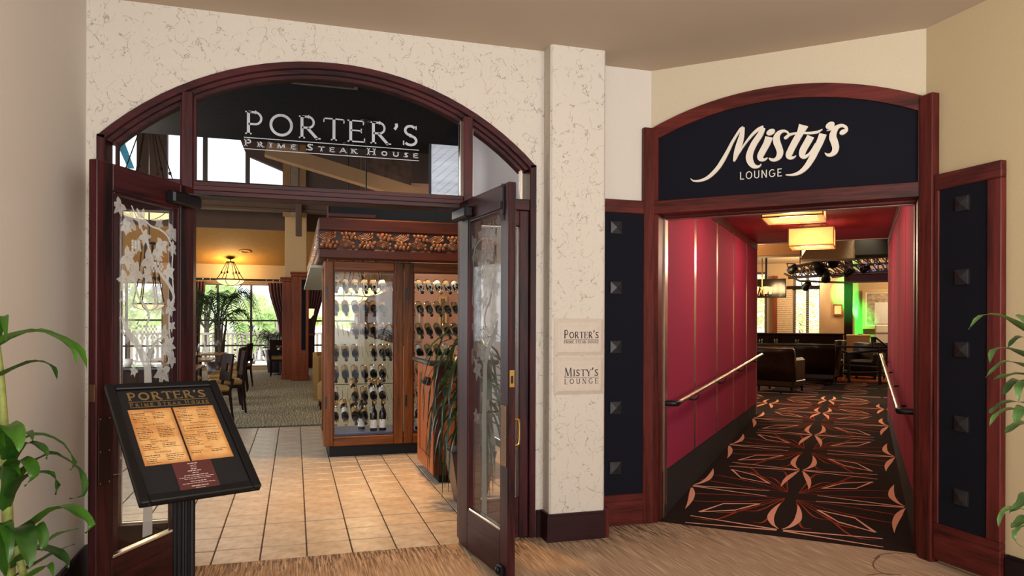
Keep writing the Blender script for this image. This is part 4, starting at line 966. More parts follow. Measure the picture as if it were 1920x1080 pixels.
for pts, wd in [
 ([(1980, 650, 2.45), (1930, 622, 2.40), (1880, 594, 2.36), (1840, 592, 2.34), (1816, 618, 2.32)], .040), ([(1980, 630, 2.45), (1940, 600, 2.42), (1915, 592, 2.38), (1925, 612, 2.32)], .055), ([(1980, 660, 2.45), (1930, 634, 2.4), (1904, 636, 2.37), (1890, 652, 2.35)], .040),
 ([(1985, 700, 2.45), (1930, 670, 2.40), (1890, 654, 2.36), (1862, 658, 2.33), (1856, 682, 2.31)], .045), ([(1985, 720, 2.45), (1930, 690, 2.4), (1890, 678, 2.37), (1866, 690, 2.35), (1848, 708, 2.34)], .034), ([(1985, 715, 2.45), (1940, 706, 2.38), (1900, 702, 2.33), (1862, 712, 2.30)], .060),
 ([(1985, 735, 2.45), (1930, 718, 2.4), (1900, 716, 2.36), (1880, 744, 2.33)], .058), ([(1985, 745, 2.45), (1940, 722, 2.36), (1912, 724, 2.3), (1910, 752, 2.28)], .05), ([(1988, 780, 2.45), (1930, 758, 2.4), (1890, 754, 2.37), (1862, 768, 2.35), (1857, 776, 2.34)], .036),
 ([(1988, 800, 2.45), (1930, 772, 2.4), (1892, 768, 2.37), (1866, 780, 2.35), (1855, 800, 2.33)], .036), ([(1988, 790, 2.45), (1940, 768, 2.36), (1915, 770, 2.3), (1902, 798, 2.27)], .068), ([(1990, 820, 2.45), (1940, 796, 2.4), (1905, 798, 2.36), (1884, 814, 2.33)], .06),
 ([(1995, 960, 2.45), (1940, 930, 2.42), (1916, 944, 2.38), (1892, 962, 2.35)], .060), ([(1995, 985, 2.45), (1930, 958, 2.4), (1892, 954, 2.36), (1876, 968, 2.34), (1872, 990, 2.33)], .032), ([(1995, 990, 2.45), (1940, 972, 2.36), (1910, 982, 2.3), (1896, 990, 2.28)], .055),
 ([(1995, 1000, 2.45), (1930, 984, 2.40), (1902, 998, 2.38), (1906, 1018, 2.37), (1924, 1028, 2.37), (1950, 1022, 2.36)], .018)]:
    blade([at(*p) for p in pts], wd, M['leaf_r'], PR)

# ================================================================== restaurant interior
YC = 9.95
gr = MB().box(-6.5, 4.305, -.12, 2.30, YC, -.006)
ft = struct('floor', gr, M['grout'], 'square tiled floor of the restaurant entrance', 'floor')
TS_ = .2605; x_0 = -.448
tm = []
for i in range(3):
    rnd = random.Random(i); g = .0055
    tm.append(MB().cbox(-TS_ / 2 + g * .8, -TS_ / 2 + g * 1.5, -.02, TS_ / 2 - g * .8, TS_ / 2 - g * 1.5, 0, .003).mesh('tile', M['tile']))
rest = MB(); cnt = 0; rnd = random.Random(2)
for j in range(21):
    y = 4.31 + TS_ * (j + .5); wdt = -1.42 if j < 9 else -.9
    y1_ = min(y + TS_ / 2, YC)
    for i in range(-23, 11):
        x = x_0 + TS_ * (i + .5)
        if not -6.4 < x < 2.25 or (j == 0 and x > 1.45): continue
        if wdt - .25 * (j > 15) < x < 1.75 and cnt < 300:
            o = obj('tile', tm[(i * 7 + j * 3) % 3], None, ft, (x, y, -.001 + rnd.uniform(-.0012, .0012))); o.rotation_euler = (0, 0, (i * j % 2) * pi); cnt += 1
        else: rest.cbox(x - TS_ / 2 + .004, y - TS_ / 2 + .004, -.02, x + TS_ / 2 - .004, y1_ - .004, 0, .003)
obj('far_tiles', rest, M['tile'], ft)['kind'] = 'stuff'
struct('floor', MB().box(-6.5, YC, -.12, 3.4, 22.1, .004), M['carpet2'], 'sage wave patterned carpet of the dining room', 'floor')
# enclosure
struct('ceiling', MB().box(-6.5, 4.46, 4.5, 2.4, 13.0, 4.62), M['dimmed_ceil'], 'umber ceiling darkened by colour for dimness, inside above the arched entrance', 'ceiling')
vt = thing('ceiling_vent', 'dark square air vent grille in the umber ceiling above the transom lettering', 'vent', (.37, 9.25, 4.5))
obj('vent_frame', MB().strip([(-.42, -.52), (.42, -.52), (.42, .52), (-.42, .52)], [(-.37, -.47), (.37, -.47), (.37, .47), (-.37, .47)], lambda x, y, d: (x, y, d), -.02, 0, True), M['beam'], vt)
obj('vent_back', MB().box(-.37, -.47, -.004, .37, .47, 0), M['blackmatte'], vt)
sl = MB().bar((-.37, 0, -.012), (.37, 0, -.012), .02, .004).mesh('slat', M['black'])
for k in range(18): obj('slat', sl, None, vt, (0, -.45 + .053 * k, 0))
struct('wall_step', MB().box(-6.5, 13.0, 4.5, 3.4, 13.12, 6.6), M['dimmed_ceil'], 'wall step darkened by colour above the umber ceiling', 'wall')
struct('ceiling', MB().box(-6.5, 13.0, 6.6, 3.5, 18.2, 6.7), M['dimmed_ceil'], 'high ceiling darkened by colour beneath the clerestory windows', 'ceiling')
struct('wall_side', MB().box(2.30, 4.46, 0, 2.40, 10.2, 4.5), M['greystucco'], 'grey stucco side wall inside the restaurant right of the entrance', 'wall')
struct('wall_bar', MB().box(1.55, 13.4, 0, 3.4, 13.5, 4.0), M['pinkwall'], 'dusky plaster wall seen through the right cabinet door', 'wall')
struct('wall_far_side', MB().box(3.4, 10.2, 0, 3.5, 22.1, 6.6), M['tanwall'], 'tan far side wall of the dining room', 'wall')
struct('wall_return', MB().box(2.40, 10.1, 0, 3.5, 10.2, 6.6), M['tanwall'], 'tan return wall behind the wine cabinet', 'wall')
sw = MB()
for y in (4.5, 8.4, 12.3, 16.2, 20.1): sw.box(-6.6, y, .9, -6.5, y + .5, 2.9)
sw.box(-6.6, 4.46, 0, -6.5, 22.1, .9).box(-6.6, 4.46, 2.9, -6.5, 22.1, 6.6)
struct('wall_window_side', sw, M['tanwall'], 'left dining room wall with wide openings to the terrace', 'wall')
# white planked panel with diagonal boards
pk = thing('plank_panel', 'tall whitewashed panel of diagonal boards above the wine cabinet', 'panel', (1.84, 10.0, 2.45))
obj('panel_back', MB().box(-.02, .02, 0, .46, .05, 1.45), M['plank'], pk)
obj('panel_edge', MB().cbox(-.03, -.012, 0, -.006, .05, 1.45), M['black'], pk)
def clip_poly(poly, x0, x1, z0, z1):
    for ax_, lim, sg in ((0, x0, 1), (0, x1, -1), (1, z0, 1), (1, z1, -1)):
        out = []
        for k in range(len(poly)):
            p, q = poly[k - 1], poly[k]; ip, iq = sg * (p[ax_] - lim) >= 0, sg * (q[ax_] - lim) >= 0
            if ip != iq: t = (lim - p[ax_]) / (q[ax_] - p[ax_]); out.append((p[0] + t * (q[0] - p[0]), p[1] + t * (q[1] - p[1])))
            if iq: out.append(q)
        poly = out
        if not poly: break
    return poly
for k in range(-6, 14):
    b0_ = k * .115; pl_ = clip_poly([(-.2, b0_ - .2 * .9), (.7, b0_ + .7 * .9), (.7, b0_ + .7 * .9 + .107), (-.2, b0_ - .2 * .9 + .107)], 0, .45, 0, 1.44)
    if len(pl_) > 2: obj('plank', MB().prism(pl_, XZ, .002 + (k % 3) * .002, .022), M['plank'], pk)
# rafter, post, brackets under the high ceiling
b = MB(); p = pY(560, 298, 12.2); q = pY(824, 370, 12.2)
b.bar((p.x - .5, 12.2, p.z + .12), (q.x + 1.0, 12.2, q.z - .33), .22, .22)
struct('trim_4', b, M['tanbeam'], 'slanting tan rafter seen through the transom glass', 'beam')
post = thing('timber_post', 'tall slim grey post with tan sides seen behind the transom left of centre', 'post', (-.02, 17.85, 3.9))
obj('post_face', MB().cbox(-.09, -.06, 0, .09, .0, 2.0), M['duct'], post)
for sx in (-.18, .18): obj('post_side', MB().cbox(sx - .085, -.02, 0, sx + .085, .06, 2.0), M['tanbeam'], post)
# gable wall with clerestory windows, main beam
wz0, wz1 = pY(420, 343, 18).z, 6.2
gw = MB(); X = lambda x, y=310: pY(x, y, 18).x
gw.box(-6.5, 18.0, 4.04, 3.4, 18.2, wz0)
for a_, b_ in ((-6.5, X(196)), (X(256), X(313)), (X(530), 3.4)): gw.box(a_, 18.0, wz0, b_, 18.2, 6.6)
gw.prism([(X(380), 5.95), (X(445), 5.86), (X(462), pY(462, 290, 18).z), (X(530), pY(530, 319, 18).z), (X(530), 6.6), (X(380), 6.6)], XZ, 18.0, 18.2)
struct('wall_gable', gw, M['beam'], 'umber gable wall carrying the clerestory windows', 'wall')
cw = thing('window_2', 'bright clerestory window band seen through the transom', 'window', (0, 18.05, 0), kind='structure')
for x in (204, 384, 464): obj('mullion', MB().cbox(X(x) - .05, 0, wz0, X(x) + .05, .10, 6.5), M['winframe'], cw)
for x0, x1 in ((204, 256), (313, 384), (384, 464), (464, 530)): obj('glass_pane', MB().box(X(x0) + .05, .04, wz0, X(x1) - .05, .046, 6.5), M['glass'], cw)
bn = thing('hanging_banner', 'blue slanting pennant with black iron finial in the left transom pane', 'banner', (0, 17.4, 0))
p = [pY(*q, 17.4) for q in ((216, 262), (232, 262), (252, 316), (240, 316))]
obj('cloth', MB().prism([(v.x, v.z) for v in p], XZ, -.01, 0), plain('turquoise_cloth', rgb(90, 190, 240), .8), bn)
p, q = pY(224, 262, 17.4), pY(224, 320, 17.4)
obj('finial', MB().tube([(p.x, -.03, 6.6), (q.x, -.03, q.z - .4)], .016, 8).ell((p.x, -.03, p.z - .12), (.05, .05, .07)).ell((p.x, -.03, p.z - .02), (.03, .03, .04)), M['black'], bn)
struct('trim_5', MB().cbox(-6.5, 17.72, 4.04, 3.4, 18.0, 4.42, .02).cbox(-6.5, 17.66, 4.00, 3.4, 18.0, 4.05, .01), M['beam'], 'long umber beam across the dining room below the clerestory', 'beam')
bk = thing('beam_bracket', 'short umber bracket hanging from the long dining room beam', 'bracket', (pY(560, 430, 17.6).x, 17.6, 0))
obj('bracket_body', MB().cbox(-.07, -.08, pY(560, 443, 17.6).z, .07, .06, 4.46, .01), M['beam'], bk)
# golden sloping ceiling, fascia, window wall
gc = MB().add([(-6.5, 19, 3.73), (3.4, 19, 3.73), (3.4, 22.1, 3.02), (-6.5, 22.1, 3.02), (-6.5, 19, 3.85), (3.4, 19, 3.85), (3.4, 22.1, 3.14), (-6.5, 22.1, 3.14)], [(0, 1, 2, 3), (7, 6, 5, 4), (0, 4, 5, 1), (1, 5, 6, 2), (2, 6, 7, 3), (3, 7, 4, 0)])
struct('ceiling', gc, M['gold'], 'golden plaster ceiling sloping down to the dining room windows', 'ceiling')
struct('wall_fascia', MB().box(-6.5, 18.95, 3.70, 3.4, 19.05, 4.69).box(-6.5, 18.1, 4.6, 3.4, 19.0, 4.69), M['beam'], 'umber fascia above the golden ceiling', 'wall')
YW = 22.0
Xw = lambda x: pY(x, 560, YW).x; Zw = lambda y: pY(450, y, YW).z
bays = [(-6.3, -3.55), (Xw(366), Xw(546)), (.35, 1.75)]
hz, sz = Zw(533), .10
ww = MB().box(-6.5, YW, hz, 3.4, YW + .12, 3.10).box(-6.5, YW, 0, 3.4, YW + .12, sz)
xs = [-6.5] + [v for b_ in bays for v in b_] + [3.4]
for k in range(0, len(xs), 2): ww.box(xs[k], YW, sz, xs[k + 1], YW + .12, hz)
struct('wall_window', ww, M['tanwall'], 'tan far wall of the dining room pierced by tall windows', 'wall')
for bi, (xa, xb) in enumerate(bays):
    t = thing(f'window_{3 + bi}', ['far left tall dining window seen through the etched door glass', 'tall gridded dining window behind the large palm', 'tall dining window behind the curtain left of the wine cabinet'][bi], 'window', (0, YW + .02, 0), kind='structure')
    xm = [Xw(408), Xw(471)] if bi == 1 else [xa + (xb - xa) * k / (3 if bi == 0 else 2) for k in range(1, 3 if bi == 0 else 2)]
    zs = [Zw(648), Zw(601)]
    for x in [xa] + xm + [xb]: obj('mullion', MB().cbox(x - .03, 0, sz, x + .03, .08, hz), M['winframe'], t)
    for z in [sz] + zs + [hz]: obj('transom_bar', MB().cbox(xa, .01, z - .025, xb, .07, z + .025), M['winframe'], t)
    xe = [xa] + xm + [xb]; ze = [sz] + zs + [hz]
    for i in range(len(xe) - 1):
        for k in range(3): obj('glass_pane', MB().box(xe[i] + .03, .035, ze[k] + .025, xe[i + 1] - .03, .041, ze[k + 1] - .025), M['glass'], t)
# curtains and rods
def curtain(label, top, bot, x_w, y):
    (a0, a1), (b0, b1) = top, bot; zt, zb = Zw(530), .05; nx, nz = 36, 10; vs = []
    for j in range(nz + 1):
        t = j / nz; s = min(1, t * 1.7); s = s * s * (3 - 2 * s)
        for i in range(nx + 1):
            u = i / nx; x = (a0 + (a1 - a0) * u) * (1 - s) + (b0 + (b1 - b0) * u) * s
            vs.append((x, .05 * sin(u * 2 * pi * 7), zt + (zb - zt) * t))
    fs = [(j * (nx + 1) + i, j * (nx + 1) + i + 1, (j + 1) * (nx + 1) + i + 1, (j + 1) * (nx + 1) + i) for j in range(nz) for i in range(nx)]
    t = thing('curtain', label, 'curtain', (0, y, 0), 0, 'dining room curtains')
    o = obj('cloth', MB().add(vs, fs, True), M['curtain'], t); sd = o.modifiers.new('thick', 'SOLIDIFY'); sd.thickness = .012
    obj('tieback', MB().cbox(min(b0, b1) - .01, -.08, 1.0, max(b0, b1) + .01, .08, 1.06, .01), M['curtain'], t)
curtain('mulberry curtain swept to the right of the palm window', (Xw(503), Xw(545)), (Xw(524), Xw(546)), 0, YW - .18)
curtain('mulberry curtain at the left side of the palm window, beside the door leaf', (Xw(345), Xw(386)), (Xw(345), Xw(376)), 0, YW - .18)
curtain('mulberry curtain between the wooden post and the wine cabinet canopy', (Xw(572), Xw(609)), (Xw(572), Xw(590)), 0, YW - .22)
for xa, xb, lb in ((-2.95, 0.05, 'dark curtain rod with rings above the palm window'), (.1, 1.9, 'dark curtain rod behind the wine cabinet canopy')):
    t = thing('curtain_rod', lb, 'curtain rod', (0, YW - .18, Zw(527)))
    obj('rod', MB().tube([(xa, 0, .03), (xb, 0, .03)], .03, 8), M['black'], t)
    rg = MB().lathe([(.045, -.008), (.055, -.008), (.055, .008), (.045, .008), (.045, -.008)], 10, (0, 0, 0), 'z').mesh('ring', M['steel'])
    for k in range(16):
        x = xa + (xb - xa) * (k + .5) / 16
        if k < 4 or k > 10: o = obj('ring', rg, None, t, (x, 0, .02)); o.rotation_euler = (0, pi / 2, 0)
# pendants
def pendant(label, x, y, zt, zr, r, n=6, power=22, hub=None):
    t = thing('pendant_lamp', label, 'lamp', (x, y, 0), 0, 'alabaster bowl pendants')
    bowl = [(r * sin(a), -r * .42 * cos(a)) for a in [pi / 2 * k / 8 for k in range(9)]]
    obj('bowl', MB().lathe([(max(.001, a), zr + .42 * 0 + b) for a, b in bowl], 24), M['bowl'], t)
    obj('rim', MB().lathe([(r, zr - .012), (r + .018, zr - .012), (r + .018, zr + .012), (r, zr + .012), (r, zr - .012)], 24), M['black'], t)
    obj('canopy', MB().lathe([(.0, zt), (.10, zt), (.09, zt - .03), (.03, zt - .06), (0, zt - .06)], 14), M['black'], t)
    hub = hub or zt - .14; obj('hub', MB().lathe([(0, hub + .02), (.11, hub + .02), (.11, hub - .02), (0, hub - .02)], 12).tube([(0, 0, zt - .05), (0, 0, hub)], .012, 6), M['black'], t)
    for k in range(n):
        a = 2 * pi * (k + .25) / n; obj('rod', MB().tube([(.10 * cos(a), .10 * sin(a), hub), (r * .72 * cos(a), r * .72 * sin(a), zr + .32 * (hub - zr)), (r * cos(a), r * sin(a), zr)], .011, 5).ell((r * .62 * cos(a), r * .62 * sin(a), zr + .42 * (hub - zr)), (.03, .03, .04), 6, 4), M['darkwood'], t)
        obj('bowl_strap', MB().tube([(r * 1.006 * sin(b) * cos(a), r * 1.006 * sin(b) * sin(a), zr - r * .425 * cos(b)) for b in [pi / 2 * (1 - q / 6) for q in range(7)]], .008, 5), M['darkwood'], t)
    light('pendant_glow', 'POINT', (x, y, zr + .25), power, (1, .70, .34), .12)
pq = pZ(432, 467, 3.42); dy = pq.y
pendant('bowl pendant hanging from the golden ceiling above the palm', pq.x, dy, 3.73 - (dy - 19) * .229, pY(432, 525, dy).z, 24 * (dy * .96) / F, 6, power=75)
q = pY(278, 398, 15.5); pendant('large bowl pendant glimpsed high through the left etched door glass', q.x, 15.5, 6.6, pY(278, 388, 15.5).z, .62, power=40, hub=5.3)
q = pY(279, 566, 13.4); pendant('low bowl pendant glimpsed through the middle of the left etched door glass', q.x, 13.4, 6.6, pY(279, 570, 13.4).z, .24, power=15, hub=2.7)
q = pY(686, 540, 11.2); pendant('bowl pendant glowing behind the left glass door of the wine cabinet', q.x, 11.2, 4.5, q.z, .30, power=25, hub=2.9)
q = pY(652, 556, 12.7); pendant('farther bowl pendant behind the left glass door of the wine cabinet', q.x, 12.7, 4.5, q.z, .34, power=25, hub=3.0)
# wooden posts with dark inset and plaster column above
def wood_post(label, xa, xb, y, zt, dep, inset):
    t = thing('wooden_post', label, 'post', ((xa + xb) / 2, y, 0)); h = (xb - xa) / 2
    obj('post_body', MB().cbox(-h, 0, .12, h, dep, zt - .10, .01), M['post'], t); obj('post_base', MB().cbox(-h - .02, -.02, .004, h + .02, dep + .02, .13, .01), M['post'], t)
    obj('post_cap', MB().cbox(-h - .03, -.03, zt - .10, h + .03, dep + .03, zt - .04, .01).cbox(-h - .05, -.05, zt - .04, h + .05, dep + .05, zt, .01), M['post'], t)
    if inset: obj('dark_inset', MB().cbox(h * .10, -.006, .72, h * .62, .004, zt - .18, .004), M['navy'], t); obj('lower_panel', MB().cbox(-h * .6, -.012, .2, h * .6, .004, .62, .01), M['post'], t)
    return t
wood_post('broad wooden post with tall dark inset left of the wine cabinet canopy', pY(548, 600, 17.6).x, pY(579, 600, 17.6).x, 17.6, pY(560, 510, 17.6).z, .42, True)
wood_post('lower plain wooden post adjoining the broad inset post', pY(529, 600, 18.1).x, pY(550, 600, 18.1).x, 18.1, pY(540, 520, 18.1).z, .40, False)
pa, pb = pY(534, 460, 18.3), pY(575, 460, 18.3)
struct('trim_6', MB().cbox(pa.x, 18.3, 2.2, pb.x, 18.75, 4.4, .01), M['tanwall'], 'square tan plaster column above the wooden posts', 'column')
# speaker ring in golden ceiling
sp_ = pZ(460, 460, 3.48); t = thing('ceiling_speaker', 'small round speaker ring in the golden ceiling beside the pendant', 'speaker', (sp_.x, sp_.y, 3.73 - (sp_.y - 19) * .229))
o = obj('ring', MB().lathe([(.08, 0), (.17, 0), (.17, -.012), (.08, -.012), (.08, 0)], 20), M['gold'], t); t.rotation_euler = (-.225, 0, 0)
# wall sconce by far curtain
q = pY(581, 588, 20); t = thing('wall_sconce', 'small glowing sconce beside the curtain left of the cabinet canopy', 'lamp', (q.x, 20, q.z)); obj('shade', MB().lathe([(.02, -.13), (.10, -.02), (.12, .13), (.11, .13), (.09, -.02), (.0, -.12)], 12), M['bowl'], t); obj('bracket', MB().cbox(.1, -.02, -.06, .16, .02, .06), M['black'], t)

# ------------------------------------------------------------------ terrace outside: deck, railing, lantern, trees
struct('floor', MB().box(-9, 22.15, -.1, 6, 25.2, .0), M['deck'], 'pale sunlit terrace deck beyond the dining windows', 'terrace')
t = thing('balcony_railing', 'pale balcony railing with balusters beyond the dining windows', 'railing', (0, 24.6, 0))
obj('top_rail', MB().cbox(-8, -.05, .98, 5, .05, 1.05), M['outwhite'], t); obj('bottom_rail', MB().cbox(-8, -.03, .12, 5, .03, .18), M['outwhite'], t)
for k in range(7): obj('rail_post', MB().cbox(-7.97 + k * 2.1, -.05, 0, -7.87 + k * 2.1, .05, 1.0, .006), M['outwhite'], t)
bl = MB().cbox(-.035, -.02, .16, .035, .02, .98, .004).mesh('baluster', M['outwhite'])
for k in range(88): obj('baluster', bl, None, t, (-7.9 + k * .146, 0, 0))
q = pY(522, 553, 24.0); t = thing('terrace_lantern', 'pale lantern post standing on the terrace outside the palm window', 'lantern', (q.x, 24.0, 0))
obj('lantern_post', MB().tube([(0, 0, 0), (0, 0, q.z - .3)], .07, 8), M['outwhite'], t)
obj('lantern_head', MB().lathe([(.04, q.z - .3), (.12, q.z - .2), (.25, q.z - .1), (.25, q.z + .25), (.30, q.z + .28), (.05, q.z + .42), (0, q.z + .42)], 6), M['outwhite'], t)
def leaf_cloud(n, cx, cy, cz, rx, ry, rz, s, seed):
    rnd = random.Random(seed); mb = MB(); vs = []; fs = []
    cl_ = [(V((rnd.gauss(0, .5), rnd.gauss(0, .5), rnd.gauss(0, .45))), rnd.uniform(.22, .42)) for _ in range(14)]
    for i in range(n):
        c0, rr = rnd.choice(cl_); d = V((rnd.gauss(0, 1), rnd.gauss(0, 1), rnd.gauss(0, 1))).normalized() * rr * rnd.uniform(.5, 1); p = c0 + d
        p = V((cx + p.x * rx, cy + p.y * ry, cz + p.z * rz)); a = V((rnd.gauss(0, 1), rnd.gauss(0, 1), rnd.gauss(0, .6))).normalized(); b_ = a.orthogonal().normalized(); k = s * rnd.uniform(.6, 1.3)
        o_ = len(vs); vs += [p - a * k, p + b_ * k * .45, p + a * k, p - b_ * k * .45]; fs.append((o_, o_ + 1, o_ + 2, o_ + 3))
    return mb.add(vs, fs)
tg = 'sunlit trees beyond the terrace railing'
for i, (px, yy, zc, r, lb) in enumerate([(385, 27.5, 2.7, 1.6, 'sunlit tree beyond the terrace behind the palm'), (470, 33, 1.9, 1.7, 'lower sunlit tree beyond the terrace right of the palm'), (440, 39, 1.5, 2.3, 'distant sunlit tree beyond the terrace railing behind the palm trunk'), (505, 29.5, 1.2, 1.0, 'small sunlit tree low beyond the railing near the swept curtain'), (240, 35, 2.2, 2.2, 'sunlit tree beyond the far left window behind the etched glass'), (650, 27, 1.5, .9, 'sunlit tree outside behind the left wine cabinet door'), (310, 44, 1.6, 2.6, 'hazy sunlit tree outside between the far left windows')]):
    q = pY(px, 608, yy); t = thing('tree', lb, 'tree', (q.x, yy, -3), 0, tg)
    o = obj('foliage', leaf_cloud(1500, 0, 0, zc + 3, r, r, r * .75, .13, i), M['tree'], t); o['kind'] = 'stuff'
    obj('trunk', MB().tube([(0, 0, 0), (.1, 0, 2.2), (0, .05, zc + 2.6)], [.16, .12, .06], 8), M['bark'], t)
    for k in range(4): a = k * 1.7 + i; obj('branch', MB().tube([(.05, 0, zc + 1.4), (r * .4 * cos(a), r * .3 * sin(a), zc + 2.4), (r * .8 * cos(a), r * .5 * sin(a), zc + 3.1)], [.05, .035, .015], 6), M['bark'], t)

# ------------------------------------------------------------------ dining furniture
def dining_chair(label, loc, rz, arms=False, m='seat_ol'):
    t = thing('dining_chair', label, 'chair', loc, rz, 'dining chairs')      # local -y is the back
    for sx in (-.2, .2):
        obj('leg', MB().tube([(sx, .22, 0), (sx, .21, .42)], [.016, .022], 6), M['darkwood'], t); obj('leg', MB().tube([(sx, -.25, 0), (sx, -.20, .42)], [.016, .024], 6), M['darkwood'], t)
    obj('seat_frame', MB().cbox(-.225, -.22, .38, .225, .24, .43), M['darkwood'], t); obj('seat', MB().cbox(-.22, -.21, .43, .22, .25, .505, .025), M[m], t)
    bk_ = MB(); k = .12
    for x0, x1, z0, z1 in ((-.22, -.07, .56, .93), (.07, .22, .56, .93), (-.07, .07, .56, .68), (-.07, .07, .80, .93)):
        vs = [(x, -.20 - (z - .43) * k + dd - .03 * (1 - (x / .22) ** 2), z) for dd in (0, .028) for x, z in ((x0, z0), (x1, z0), (x1, z1), (x0, z1))]
        bk_.add(vs, [(0, 1, 2, 3), (7, 6, 5, 4), (0, 4, 5, 1), (1, 5, 6, 2), (2, 6, 7, 3), (3, 7, 4, 0)])
    obj('backrest', bk_, M['darkwood'], t)
    for sx in (-.2, .2): obj('back_post', MB().bar((sx, -.20, .42), (sx, -.245, .60), .035, .03), M['darkwood'], t)
    if arms:
        for sx in (-.24, .24): obj('armrest', MB().tube([(sx, -.22, .66), (sx, .10, .66), (sx, .18, .62), (sx, .18, .42)], .018, 6), M['darkwood'], t)
    return t
def dining_table(label, x, y, w_, d_):
    t = thing('dining_table', label, 'table', (x, y, 0), 0, 'dining tables')
    obj('tabletop', MB().cbox(-w_ / 2, -d_ / 2, .715, w_ / 2, d_ / 2, .75, .008), M['tablet'], t); obj('pedestal', MB().tube([(0, 0, .03), (0, 0, .715)], .05, 10), M['black'], t)
    obj('foot', MB().lathe([(0, .0), (.28, 0), (.26, .025), (.06, .05), (0, .05)], 18), M['black'], t); return t
GL = MB().lathe([(0.001, .0), (.034, .0), (.034, .003), (.006, .008), (.004, .09), (.012, .10), (.034, .125), (.042, .155), (.040, .19), (.032, .225)], 14).mesh('bowl_and_stem', M['wineglass'])
ORD = ['first', 'second', 'third', 'fourth', 'fifth', 'sixth', 'seventh', 'eighth', 'ninth', 'tenth', 'eleventh', 'twelfth']
def wine_glass(label, x, y, z=.75, s=1.0):
    t = thing('wine_glass', label, 'wine glass', (x, y, z), 0, 'wine glasses laid on the dining tables'); t.scale = (s, s, s); obj('bowl_and_stem', GL, None, t); return t
def place(label, x, y, z=.75):
    t = thing('place_card', label, 'menu card', (x, y, z)); obj('card', MB().cbox(-.05, -.006, 0, .05, .0, .13, .001), M['lab_white'], t); obj('card_back', MB().bar((0, .0, .10), (0, .05, .0), .08, .002), M['lab_white'], t)
tabs = [('front', -1.72, 10.75), ('second', -1.80, 13.1), ('third', -1.84, 15.6)]
tn_ = {'front': 'nearest dining table', 'second': 'second dining table', 'third': 'third dining table'}
for nm, x, y in tabs:
    dining_table(f'square {tn_[nm]} set with glasses along the window row behind the left door leaf', x, y, .95, .95)
    k = 0
    for dx, dy_ in ((-.25, -.28), (-.12, -.22), (.16, -.30), (.30, -.20), (.26, .22), (.36, .10), (-.2, .25)):
        wine_glass(f'{ORD[k]} clear wine glass of those standing on the {tn_[nm]}', x + dx, y + dy_, .75, 1.15); k += 1
    place(f'white folded card standing on the {tn_[nm]}', x + .12, y - .08)
p = pZ(420, 776); dining_chair('nearest dark dining chair, its back to us, at the nearest table behind the menu stand', (-1.10, 10.45, 0), radians(112))
dining_chair('dark dining chair with orange seat at the right of the nearest table', (-.98, 11.6, 0), radians(100))
dining_chair('dark dining chair at the right of the second table', (-1.12, 12.75, 0), radians(95)); dining_chair('dark dining chair beyond the second table', (-1.12, 13.6, 0), radians(85))
dining_chair('dark dining chair at the right of the third table', (-1.15, 15.2, 0), radians(92)); dining_chair('dark dining chair beyond the third table', (-1.14, 16.1, 0), radians(80))
dining_chair('dark dining chair with its tall back in front of the second table', (-1.66, 12.25, 0), 0)
q = pZ(523, 706); ct = dining_table('small dining table by the wooden posts laid with glasses', q.x + .05, q.y + .75, .9, .8)
dining_chair('olive seated armchair with its slotted back to us beside the wooden posts', (q.x, q.y + .18, 0), 0, True)
for k, (dx, dy_) in enumerate(((-.25, -.2), (-.12, -.25), (.02, -.2), (.15, -.24), (.28, -.2))): wine_glass(f'{ORD[k]} clear wine glass from left on the small table by the posts', q.x + .05 + dx, q.y + .75 + dy_, .75, 1.2)
# banquette seats behind canopy, dark bar counter seen through etched glass
for k, (px, yy) in enumerate(((597, 13.6), (601, 11.8))):
    q = pZ(px, 720 if k == 0 else 735); t = thing('lounge_chair', ['tan tub chair half hidden behind the wine cabinet', 'nearer tan tub chair half hidden behind the wine cabinet'][k], 'chair', (pY(px + 6, 700, yy).x + .2, yy, 0), 0, 'tan tub chairs')
    obj('seat', MB().cbox(-.3, -.3, .12, .3, .3, .44, .05), M['seat_ol'], t); obj('back', MB().strip(arcpts(0, 0, .36, .36, -.36, 12), arcpts(0, 0, .28, .28, -.28, 12), lambda x, y, d: (x, y, d), .12, .82), M['seat_ol'], t)
    for a in (-.25, .25):
        for b_ in (-.25, .25): obj('leg', MB().tube([(a, b_, 0), (a, b_, .13)], .02, 6), M['darkwood'], t)
q0, q1 = pY(205, 700, 9.2), pY(345, 700, 9.2)
t = thing('bar_counter', 'dark bar counter seen through the lower left etched door glass', 'counter', ((q0.x + q1.x) / 2 - .1, 9.2, 0)); hw = (q1.x - q0.x) / 2 - .12
obj('counter_front', MB().cbox(-hw, 0, .08, hw, .5, .80, .01), M['darkwood'], t); obj('counter_top', MB().cbox(-hw - .03, -.03, .80, hw + .03, .53, .84, .008), M['countertop'], t); obj('plinth', MB().cbox(-hw + .03, .03, 0, hw - .03, .47, .08), M['blackmatte'], t)
for k in range(4): obj('drawer_front', MB().cbox(-hw + .02 + k * hw / 2, -.012, .12, -hw + (k + 1) * hw / 2 - .01, 0, .76, .006), M['darkwood'], t)
cx_ = pY(240, 664, 9.3).x; t = thing('white_cup', 'white cup on the dark bar counter behind the etched glass', 'cup', (cx_, 9.3, .84)); obj('cup_body', MB().lathe([(0, 0), (.035, 0), (.055, .09), (.05, .09), (.03, .01), (0, .01)], 14), M['white'], t); obj('handle', MB().tube([(.048, 0, .075), (.085, 0, .065), (.08, 0, .03), (.042, 0, .025)], .006, 6), M['white'], t)

